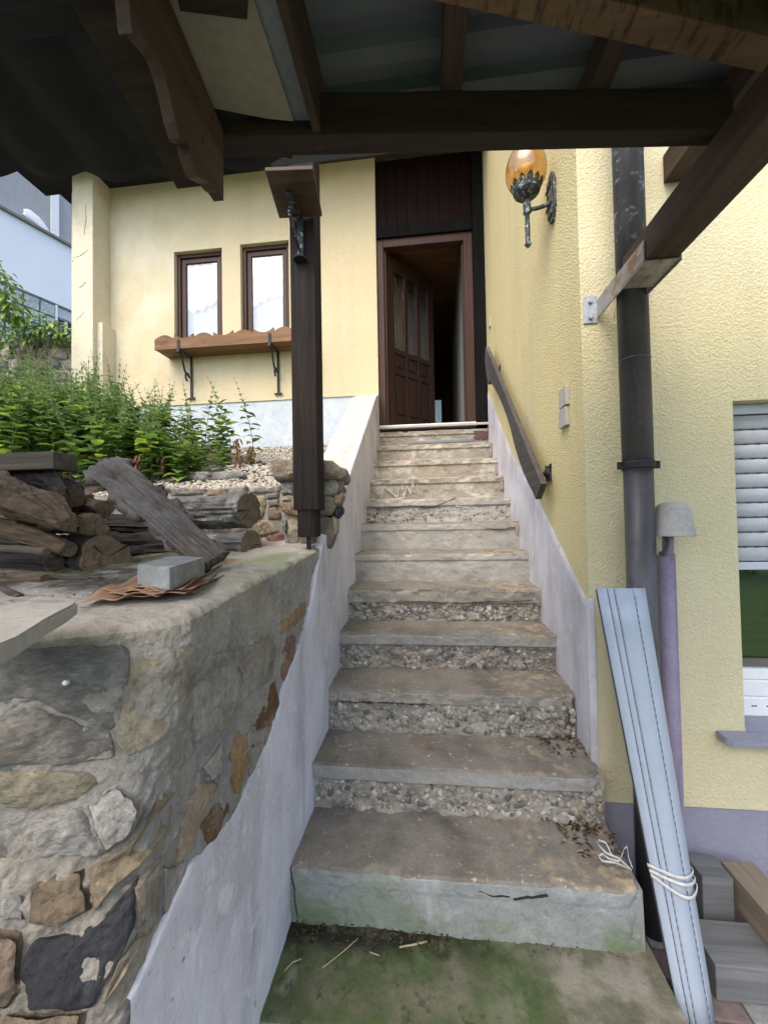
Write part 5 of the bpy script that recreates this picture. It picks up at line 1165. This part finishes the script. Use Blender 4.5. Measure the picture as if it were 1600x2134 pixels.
def log(label, pts, rad, bark, seed, squash=1., n=44, nm='log', rough=.10, cat='log'):
    P = [np.array(p, float) for p in pts]; t = thing(nm, label, cat, P[-1], 'firewood stack')
    m_ = max(10, int(np.linalg.norm(P[-1]-P[0])/.010)); tt = np.linspace(0, len(P)-1, m_)
    C = np.stack([np.interp(tt, range(len(P)), [p[k] for p in P]) for k in range(3)], -1); r_ = np.interp(tt, range(len(P)), rad)
    d = np.gradient(C, axis=0); d /= np.linalg.norm(d, axis=1, keepdims=True)
    s = np.cross(d, [0, 0, 1.]); s /= np.linalg.norm(s, axis=1, keepdims=True); u = np.cross(s, d)
    th = np.linspace(0, 2*math.pi, n, endpoint=False)
    ring = (s[:, None]*np.cos(th)[None, :, None]+u[:, None]*np.sin(th)[None, :, None]*squash)
    base = C[:, None]+ring*r_[:, None, None]
    axl = np.broadcast_to(np.concatenate([[0], np.cumsum(np.linalg.norm(np.diff(C, axis=0), axis=1))])[:, None], base.shape[:2]); cyl = np.stack([axl*5, np.cos(th)[None]*2.2+0*axl, np.sin(th)[None]*2.2+0*axl], -1)
    nz = rough*(fbm(base, 9, 3, seed)+.9*fbm(cyl*[.35, 1, 1], 3.2, 5, seed+3, .7))
    rsl = random.Random(seed); cut = np.ones(n)
    if bark not in ('birch',) and max(rad) > .03:
        for _ in range(rsl.choice((1, 2, 2, 3))):      # flat split faces
            a_, d_ = rsl.uniform(0, 6.28), rsl.uniform(.45, .85); cs_ = np.cos(th-a_); cut = np.minimum(cut, np.where(cs_ > .05, d_/np.maximum(cs_, .05), 9))
    G = C[:, None]+ring*(r_[:, None, None]*cut[None, :, None]*(1+nz[..., None])); G = np.concatenate([G, G[:, :1]], 1)
    ob_ = sheet('bark', G, BARK[bark], t, True); ob_.data.polygons.foreach_set('use_smooth', np.zeros(len(ob_.data.polygons), dtype=bool))
    for e, sg in ((-1, 1), (0, -1)):
        ring_e = G[e, :-1]; c = ring_e.mean(0); fr_ = [1., .93, .86, .76, .68, .56, .48, .34, .26, .12]; V = []; F = []; MI = []
        for q_, f_ in enumerate(fr_): V.append(c+(ring_e-c)*f_+d[e]*sg*(.001+.002*(q_ % 2)+.0025*fbm(ring_e*f_, 60, 2, seed)[:, None]))
        V.append((c+d[e]*sg*.002)[None]); ck = rsl.randrange(n); ck2 = rsl.randrange(n)
        for q_ in range(len(fr_)-1):
            for i in range(n):
                k2 = (i+1) % n; F.append((q_*n+i, q_*n+k2, (q_+1)*n+k2, (q_+1)*n+i)); MI.append(2 if (i == ck or (i == ck2 and q_ > 3)) else q_ % 2)
        for i in range(n): F.append(((len(fr_)-1)*n+i, (len(fr_)-1)*n+(i+1) % n, len(fr_)*n)); MI.append(1)
        mesh('end_grain', np.concatenate(V), F, [BARK['end'], BARK['end2'], MT['crack']], t, True, MI)
    return t
A = lambda x, y, Y: at(x, y, Y=Y)
# squared timber on top of the stack
bm = bmesh.new(); p = A(111, 958, 1.45); box(bm, p[0]-.9, p[0], 1.45, 1.56, p[2]-.036, p[2]+.036, .004); bmesh.ops.subdivide_edges(bm, edges=bm.edges[:], cuts=3)
o = frombm('squared_log', bm, BARK['grey'], None); tag(o, 'squared grey weathered timber lying on top of the wood stack at left edge', 'timber', 'firewood stack')
log('big crooked forked log with sawn brown end, largest in the stack', [A(-120, 1025, 1.45), A(0, 1040, 1.40), A(70, 1062, 1.36), A(112, 1085, 1.33), A(140, 1097, 1.30)], [.085, .10, .085, .055, .036], 'brown', 11, .85, 48, rough=.2)
log('lower branch of wood with torn brown end below the big crooked log', [A(-100, 1080, 1.44), A(40, 1110, 1.42), A(100, 1128, 1.38), A(143, 1146, 1.34)], [.05, .045, .035, .028], 'brown', 13)
log('gnarled dark log under the squared timber', [A(-120, 1000, 1.62), A(60, 1005, 1.58), A(130, 1020, 1.52), A(150, 1045, 1.48)], [.08, .07, .07, .05], 'dark', 17, rough=.2)
log('log showing a tilted oval sawn end in the middle of the stack', [A(90, 1092, 1.85), A(150, 1095, 1.60), A(196, 1099, 1.42)], [.055, .055, .05], 'brown', 19)
log('short pale log with its flat top under the leaning plank', [A(110, 1050, 1.8), A(170, 1055, 1.62), A(218, 1065, 1.50)], [.04, .04, .042], 'brown', 23)
log('thick dark round log with its sawn disc facing the steps', [A(20, 1170, 1.95), A(140, 1163, 1.65), A(224, 1160, 1.44)], [.10, .10, .095], 'dark', 29)
log('black birch log lying behind the concrete block', [A(225, 1158, 1.78), A(300, 1155, 1.80), A(420, 1150, 1.84)], [.10, .10, .095], 'dark', 31, rough=.12)
log('upper dark birch log lying against the low stone wall', [A(335, 1070, 2.0), A(430, 1066, 1.93), A(519, 1063, 1.86)], [.07, .082, .082], 'birch', 37)
log('lower pale birch log lying against the low stone wall', [A(330, 1142, 1.98), A(430, 1139, 1.90), A(523, 1137, 1.82)], [.075, .075, .073], 'birch', 41)
log('thin straight stick with pale round end at the left of the stack', [A(-120, 1136, 1.32), A(0, 1142, 1.30), A(97, 1149, 1.24)], [.012, .013, .013], 'grey', 43)
log('short thin branch with pale end lowest at the left of the stack', [A(-120, 1205, 1.26), A(20, 1205, 1.22), A(94, 1208, 1.16)], [.018, .019, .017], 'brown', 47)
log('dark log lying at the bottom left of the stack', [A(-140, 1180, 1.55), A(0, 1178, 1.48), A(115, 1182, 1.38)], [.055, .055, .05], 'dark', 53)
log('thin grey stick poking out at the bottom left corner of the stack', [A(-60, 1200, 1.15), A(0, 1226, 1.08), A(42, 1245, 1.0)], [.012, .012, .010], 'grey', 59)
log('split log piece between the big crooked log and the thin stick', [A(-120, 1100, 1.5), A(-20, 1112, 1.46), A(50, 1120, 1.42)], [.03, .03, .028], 'grey', 61)
log('dark log deep inside the stack behind the leaning plank', [A(180, 1095, 1.98), A(260, 1092, 1.95), A(350, 1095, 1.93)], [.06, .06, .06], 'dark', 67)
log('brown log end deep inside the stack at far left', [A(-160, 1120, 1.9), A(0, 1110, 1.85), A(80, 1100, 1.75)], [.09, .09, .09], 'dark', 71)
log('narrow log lying across the back under the squared timber', [A(-150, 985, 1.95), A(80, 1030, 1.9), A(180, 1042, 1.82)], [.05, .05, .045], 'brown', 73)
log('flat bark strip lying on the wall at the foot of the stack', [A(100, 1203, 1.22), A(150, 1205, 1.21), A(186, 1206, 1.20)], [.014, .014, .010], 'grey', 79, .4)
# the leaning split plank
pk = thing('leaning_plank', 'long grey split plank leaning diagonally across the firewood stack', 'plank', A(450, 1168, 1.30))
c = [A(176, 988, 1.46), A(249, 954, 1.52), A(472, 1146, 1.33), A(424, 1182, 1.26)]
nu, nv = 130, 44; G = np.zeros((nu, nv, 3)); nn = np.cross(c[2]-c[1], c[0]-c[1]); nn /= np.linalg.norm(nn)
if nn[1] > 0: nn = -nn
for a in range(nu):
    for b in range(nv):
        u, v = a/(nu-1), b/(nv-1); p = (c[0]*(1-v)+c[1]*v)*(1-u)+(c[3]*(1-v)+c[2]*v)*u
        p = p+nn*(.010*math.sin(u*7+1.5)+.014*math.sin(math.pi*v))+np.array([0, 0, 1])*.012*math.sin(u*math.pi*1.6)
        G[a, b] = p
ff = np.stack(np.meshgrid(np.linspace(0, 3, nu), np.linspace(0, 9, nv), indexing='ij')+[np.zeros((nu, nv))], -1)
G += nn*((.007*fbm(ff*[.5, 1, 1], 1.6, 5, 3, .7))[..., None])
MT['plank'] = pmat('plank_grey', [(.055, .048, .042), (.115, .103, .092), (.155, .142, .128)], 22, .85, [(60, .9, .006, 'n')], [dict(col=(.13, .085, .05), scale=4, lo=.56, hi=.7, amt=.7), dict(col=(.02, .017, .014), scale=16, lo=.62, hi=.68, amt=.8)], stretch=(.35, 1.6, .35), var=.2)
o = sheet('board', G, MT['plank'], pk, np.dot(np.cross(G[1, 0]-G[0, 0], G[0, 1]-G[0, 0]), nn) < 0); md = o.modifiers.new('solid', 'SOLIDIFY'); md.thickness = .038; md.offset = -1

# ================================================================== PLANTS
def leafmat(nm, c, tr=.35):
    M = bpy.data.materials.new(nm); M.use_nodes = True; t = M.node_tree; L = t.links.new; t.nodes.clear()
    o = t.nodes.new('ShaderNodeOutputMaterial'); d = t.nodes.new('ShaderNodeBsdfPrincipled'); d.inputs['Roughness'].default_value = .5; d.inputs['Specular IOR Level'].default_value = .4
    g_ = t.nodes.new('ShaderNodeNewGeometry'); n_ = t.nodes.new('ShaderNodeTexNoise'); n_.inputs['Scale'].default_value = 14; L(g_.outputs['Position'], n_.inputs[0])
    rp = _ramp(t, [(.3, tuple(v*.65 for v in c)), (.7, tuple(v*1.35 for v in c))]); L(n_.outputs[0], rp.inputs[0]); L(rp.outputs[0], d.inputs['Base Color'])
    tl = t.nodes.new('ShaderNodeBsdfTranslucent'); L(rp.outputs[0], tl.inputs[0]); mx = t.nodes.new('ShaderNodeMixShader'); mx.inputs[0].default_value = tr
    L(d.outputs[0], mx.inputs[1]); L(tl.outputs[0], mx.inputs[2]); L(mx.outputs[0], o.inputs[0]); return M
LEAF = [leafmat('leaf_dark', (.085, .165, .046)), leafmat('leaf_mid', (.155, .27, .062)), leafmat('leaf_yellow', (.33, .43, .06)), leafmat('leaf_tip', (.20, .29, .11))]
STEM = pmat('stem_green', [(.09, .12, .045), (.13, .15, .07)], 10, .7); DRY = leafmat('leaf_dry', (.22, .11, .055))
def leaf(V, F, base, dr, up, ln, wd, droop, fold=.25):
    dr = dr/np.linalg.norm(dr); sd = np.cross(dr, up); sd /= np.linalg.norm(sd); nu_ = np.cross(sd, dr); b = len(V)
    prof = [(0, .08), (.22, .78), (.48, 1.), (.75, .62), (1., .03)]
    for t, w_ in prof:
        c_ = base+dr*ln*t*(1-.12*t*droop)-np.array([0, 0, 1])*ln*droop*t*t*.55
        hw = wd/2*w_; V += [c_-sd*hw+nu_*hw*fold, c_, c_+sd*hw+nu_*hw*fold]
    for i in range(4):
        a = b+i*3; F += [(a, a+1, a+4, a+3), (a+1, a+2, a+5, a+4)]
def stalk(seed, h=1., nnodes=17, big=.078, bare=.0):   # opposite leaves, spike on top
    rs = random.Random(seed); V, F, MI = [], [], []; bend = rs.uniform(-.11, .11), rs.uniform(-.11, .11)
    ax = lambda t: np.array([bend[0]*t*t*2, bend[1]*t*t*2, h*t])
    a0 = rs.uniform(0, 3)
    for i in range(nnodes):
        t = .06+bare+(.94-bare)*(i/(nnodes-1))**.92; p = ax(t)
        ln = big*(np.interp(t, [0, .15, .45, .68, .82, 1], [.75, 1, 1, .72, .38, .14]))*rs.uniform(.85, 1.15)
        for k_ in range(2):
            a = a0+i*math.pi/2+k_*math.pi+rs.uniform(-.25, .25); el = rs.uniform(.1, .5)+(.5 if t > .7 else 0)
            n0 = len(F); leaf(V, F, p, np.array([math.cos(a), math.sin(a), el]), np.array([0, 0, 1.]), ln, ln*((.50+.14*(seed % 3)) if t < .65 else .36), rs.uniform(.2, .9))
            m_ = 3 if t > .72 else (2 if rs.random() < .22 else (1 if rs.random() < .55 else 0)); MI += [m_]*(len(F)-n0)
        if t > .62:       # small bud leaves between, making the spike
            for k_ in range(3):
                a = rs.uniform(0, 6.3); n0 = len(F); leaf(V, F, p+np.array([0, 0, rs.uniform(-.012, .012)]), np.array([math.cos(a), math.sin(a), 1.1]), np.array([0, 0, 1.]), ln*.55, ln*.24, .3); MI += [3]*(len(F)-n0)
    bm = bmesh.new(); tube(bm, [ax(t) for t in np.linspace(0, 1, 7)], [.0045*(1-.75*t) for t in np.linspace(0, 1, 7)], 5); sm = bpy.data.meshes.new('stem'); bm.to_mesh(sm); bm.free(); sm.materials.append(STEM)
    lm = bpy.data.meshes.new('leaves'); lm.from_pydata([tuple(v) for v in V], [], F)
    for m_ in LEAF: lm.materials.append(m_)
    lm.polygons.foreach_set('material_index', np.array(MI, dtype=np.int32)); lm.polygons.foreach_set('use_smooth', np.ones(len(F), dtype=bool))
    return sm, lm
VAR = [stalk(i, 1., 15+i % 3, .140+.016*(i % 3)) for i in range(7)]
def plant(label, x, y, h, var, rot, tilt=(0, 0), group='leafy stalks in the bed'):
    e = thing('leafy_stalk', label, 'plant', (x, y, float(terr_z(x, y))-.03), group); e.rotation_euler = (tilt[0], tilt[1], rot); e.scale = (h**.55, h**.55, h)
    for nm_, me in (('stem', VAR[var][0]), ('leaves', VAR[var][1])):
        o = bpy.data.objects.new(nm_, me); COL.objects.link(o); o.parent = e
rs = random.Random(12)
# the separate stalks at the right end of the bed, then the dense clump
for i, (x, ytop, Y, lb) in enumerate(((529, 787, 3.35, 'rightmost tall leafy stalk with withered brown leaves at its foot'), (482, 782, 3.45, 'tall slim stalk second from the right against the blue grey plinth'), (462, 815, 3.55, 'shorter slim stalk third from the right before the plinth'),
        (425, 793, 3.40, 'slim stalk left of the three outermost ones before the plinth'), (397, 803, 3.5, 'slim stalk standing where the plinth edge disappears into the clump'))):
    p = at(x, ytop, Y=Y); zb_ = float(terr_z(p[0], Y)); plant(lb, p[0], Y, p[2]-zb_+.02, i, rs.uniform(0, 6), (rs.uniform(-.03, .03), rs.uniform(-.03, .03)))
CL = [(-90, 670), (0, 685), (60, 698), (110, 712), (160, 718), (195, 735), (230, 722), (262, 760), (290, 778), (300, 778), (342, 778), (370, 810), (400, 830), (440, 860), (545, 880)]
cnt = 0
for i in range(235):
    x = rs.uniform(-90, 395) if i % 9 else rs.uniform(380, 470); Y = rs.uniform(2.55, 4.05) if x < 250 else rs.uniform(2.7, 3.9)
    env = interp(x, CL); tip = env+rs.uniform(0, 45)+(max(0, 3.6-Y))*85*rs.uniform(.5, 1.)
    p = at(x, tip, Y=Y); zb_ = float(terr_z(p[0], Y)); h = p[2]-zb_
    if h < .25 or p[0] > -1.45 or h > 1.5: continue
    zone = ('thin leafy stalk in the sparse right part of the clump before the plinth', 'stalks at the right of the clump') if x > 300 else ('leafy stalk in the front rows of the clump just above the wood stack', 'front stalks of the clump') if Y < 3.05 else \
        ('leafy stalk in the middle of the dense clump', 'middle stalks of the clump') if Y < 3.55 else ('tall leafy stalk at the back of the clump close to the house pillar', 'back stalks of the clump')
    plant(zone[0], p[0], Y, min(h, 1.25), rs.randrange(7), rs.uniform(0, 6.3), (rs.uniform(-.10, .10), rs.uniform(-.10, .10)), zone[1]); cnt += 1
# withered leaves hanging at the foot of the outer stalks
for i, (x, y0_, y1_, Y) in enumerate(((497, 912, 965, 3.2), (524, 925, 965, 3.3), (470, 940, 968, 3.4), (338, 945, 985, 2.75), (287, 945, 980, 2.7))):
    V, F = [], []
    for j in range(26):
        yy = y0_+(y1_-y0_)*rs.random(); b = at(x+rs.uniform(-6, 6), yy, Y=Y+rs.uniform(-.03, .03)); a = rs.uniform(0, 6.3); leaf(V, F, b, np.array([math.cos(a)*.5, math.sin(a)*.5, -1.]), np.array([math.cos(a+1), math.sin(a+1), .2]), rs.uniform(.04, .075), .02, .1, .9)
    o = mesh('withered_leaves', V, F, DRY, None); tag(o, ['shrivelled brown leaf bunch left of the outermost stalk', 'shrivelled brown leaves at the foot of the outermost stalk', 'small withered brown leaf tuft near the kerb stone', 'withered brown leaves low in the clump above the leaning plank top', 'withered brown leaves low in the clump left of the gravel'][i], 'leaves', 'withered leaves')
# shrub at the left edge and creeper on the far wall
def shrub(name, label, cx, cy_, cz, blobs, n, ln, trunk, seed):
    t = thing(name, label, 'shrub', (cx, cy_, float(terr_z(cx, cy_)))); rs = random.Random(seed); V, F, MI = [], [], []
    bm = bmesh.new(); b0 = Vector((cx, cy_, float(terr_z(cx, cy_))-.05))
    for (bx_, by_, bz_, br_) in blobs:
        tip = Vector((bx_, by_, bz_)); mid = b0.lerp(tip, .55)+Vector((rs.uniform(-.1, .1), rs.uniform(-.1, .1), .1)); tube(bm, [b0, mid, tip], [trunk, trunk*.6, trunk*.2], 6)
        for j in range(int(n*br_*10)):
            d = np.array([rs.gauss(0, 1) for _ in range(3)]); d /= np.linalg.norm(d); p = np.array([bx_, by_, bz_])+d*br_*rs.random()**.45; n0 = len(F)
            leaf(V, F, p, np.array([d[0], d[1], d[2]*.4-.35])+np.array([rs.uniform(-.5, .5) for _ in range(3)]), np.array([0, -.2, 1.]), ln*rs.uniform(.7, 1.2), ln*.55, rs.uniform(.3, 1)); MI += [rs.choice((0, 0, 1, 1, 2))]*(len(F)-n0)
    frombm('stem', bm, STEM, t, True); mesh('crown', V, F, LEAF, t, True, MI)
pA_ = at(-12, 600, Y=3.6); pB_ = at(8, 555, Y=3.6)
shrub('lilac_shrub', 'broad leaved green shrub hanging in at the left edge before the white building', pA_[0]-.3, 3.7, 0, [(pA_[0], 3.6, pA_[2], .22), (*[float(v) for v in at(20, 640, Y=3.6)[:1]], 3.6, float(at(20, 640, Y=3.6)[2]), .13), (pB_[0]-.25, 3.6, pB_[2], .25), (pA_[0]-.25, 3.6, pA_[2]-.35, .25)], 42, .085, .02, 3)
bl_ = [(float(at(x, y, Y=6.0)[0]), 6.0, float(at(x, y, Y=6.0)[2]), r_) for x, y, r_ in ((60, 690, .22), (85, 672, .2), (115, 690, .18), (140, 695, .12), (20, 700, .3), (35, 660, .15))]
shrub('creeper', 'green creeper growing over the far rubble wall below the glass blocks', bl_[0][0], 6.1, 0, bl_, 45, .10, .012, 9)

# ================================================================== SMALL THINGS ON THE STEPS
pA_, pB_ = at(850, 931, Y=4.19), at(989, 924, Y=4.19)
bm = bmesh.new(); beam(bm, (pA_[0], 4.20, Z0+10*RS+.020), (pB_[0], 4.20, Z0+10*RS+.022), .03, .030, bev=.003); tag(frombm('edge_strip', bm, MT['zinc'], None), 'dark grey flat strip lying on the second highest step', 'strip')
TW = pmat('dry_straw', [(.34, .29, .17), (.44, .38, .24)], 20, .9)
for i, (q, lb) in enumerate((([(672, 2018), (700, 1996), (722, 1978), (746, 1956)], 'long thin dry straw lying on the mossy bottom tread at left'), ([(832, 1975), (860, 1970), (890, 1963)], 'short pale twig lying on the mossy bottom tread'), ([(592, 2025), (610, 2006), (628, 1999)], 'small curved straw at the left end of the mossy tread'), ([(770, 1985), (790, 1992)], 'tiny straw crumb on the dark edge of the mossy tread'))):
    bm = bmesh.new(); tube(bm, [at(x, y, Z=Z0-RS+.008) for x, y in q], [.003 if i == 1 else .0016]*len(q), 6); o = frombm('straw', bm, TW, None, True); tag(o, lb, 'straw', 'straws on the bottom tread')
DEB = [leafmat('litter_a', (.05, .032, .02), .1), leafmat('litter_b', (.022, .017, .012), .1), leafmat('litter_c', (.11, .07, .04), .1)]
V, F, MI = [], [], []; rs = random.Random(4)
def litter(n, x0, x1, y0_, y1_, z, ln):
    for _ in range(n):
        a = rs.uniform(0, 6.3); n0 = len(F); leaf(V, F, np.array([rs.uniform(x0, x1), y1_-(y1_-y0_)*rs.random()**2, z+rs.uniform(0, .012)]), np.array([math.cos(a), math.sin(a), rs.uniform(-.1, .5)]), np.array([0, 0, 1.]), ln*rs.uniform(.5, 1.3), ln*.35, .2); MI.extend([rs.randrange(3)]*(len(F)-n0))
litter(240, XL+.02, .05, Y0-.07, Y0+.0, Z0-RS+.003, .016); litter(40, .05, .6, Y0-.03, Y0, Z0-RS+.003, .012)
for k in (0, 1): litter(70, .50, .69, Y0+k*TR+.12, Y0+(k+1)*TR, Z0+k*RS+.003, .026)
for k in (2, 3, 4): litter(16, .58, .68, Y0+k*TR+.15, Y0+(k+1)*TR, Z0+k*RS+.003, .014); litter(12, XL+.02, XL+.12, Y0+k*TR+.15, Y0+(k+1)*TR, Z0+k*RS+.003, .014)
for _ in range(260):
    x_, y_ = rs.uniform(-1.5, -.80), rs.uniform(.85, 1.7); litter(1, x_, x_+.01, y_, y_+.01, 1.416+.074*(y_-.814)+.004, .022)
struct(mesh('leaf_litter', V, F, DEB, None, True, MI), 'stuff')
# hedge across the lawn behind the viewer, mirrored in the wing window
t = thing('hedge', 'tall clipped green hedge across the lawn behind the viewer', 'hedge', (0, -9, 0)); V, F, MI = [], [], []
bm = bmesh.new()
for i in range(9): cx = -8+i*2.; tube(bm, [(cx, -9, 0), (cx+.1, -9, 1.), (cx, -9, 2.)], [.09, .07, .03], 6)
frombm('stems', bm, BARK['dark'], t)
for _ in range(6500):
    p = np.array([rs.uniform(-9, 9), -9+rs.choice((-1, 1))*rs.random()**.4*.9, rs.random()**.8*3.2]); p[2] += .25*math.sin(p[0]*2.1); n0 = len(F); d = np.array([rs.gauss(0, 1) for _ in range(3)]); leaf(V, F, p, d+np.array([0, .3, -.3]), np.array([.1, .2, 1.]), .22, .14, .6); MI += [rs.choice((0, 0, 1))]*(len(F)-n0)
mesh('foliage', V, F, LEAF, t, True, MI)
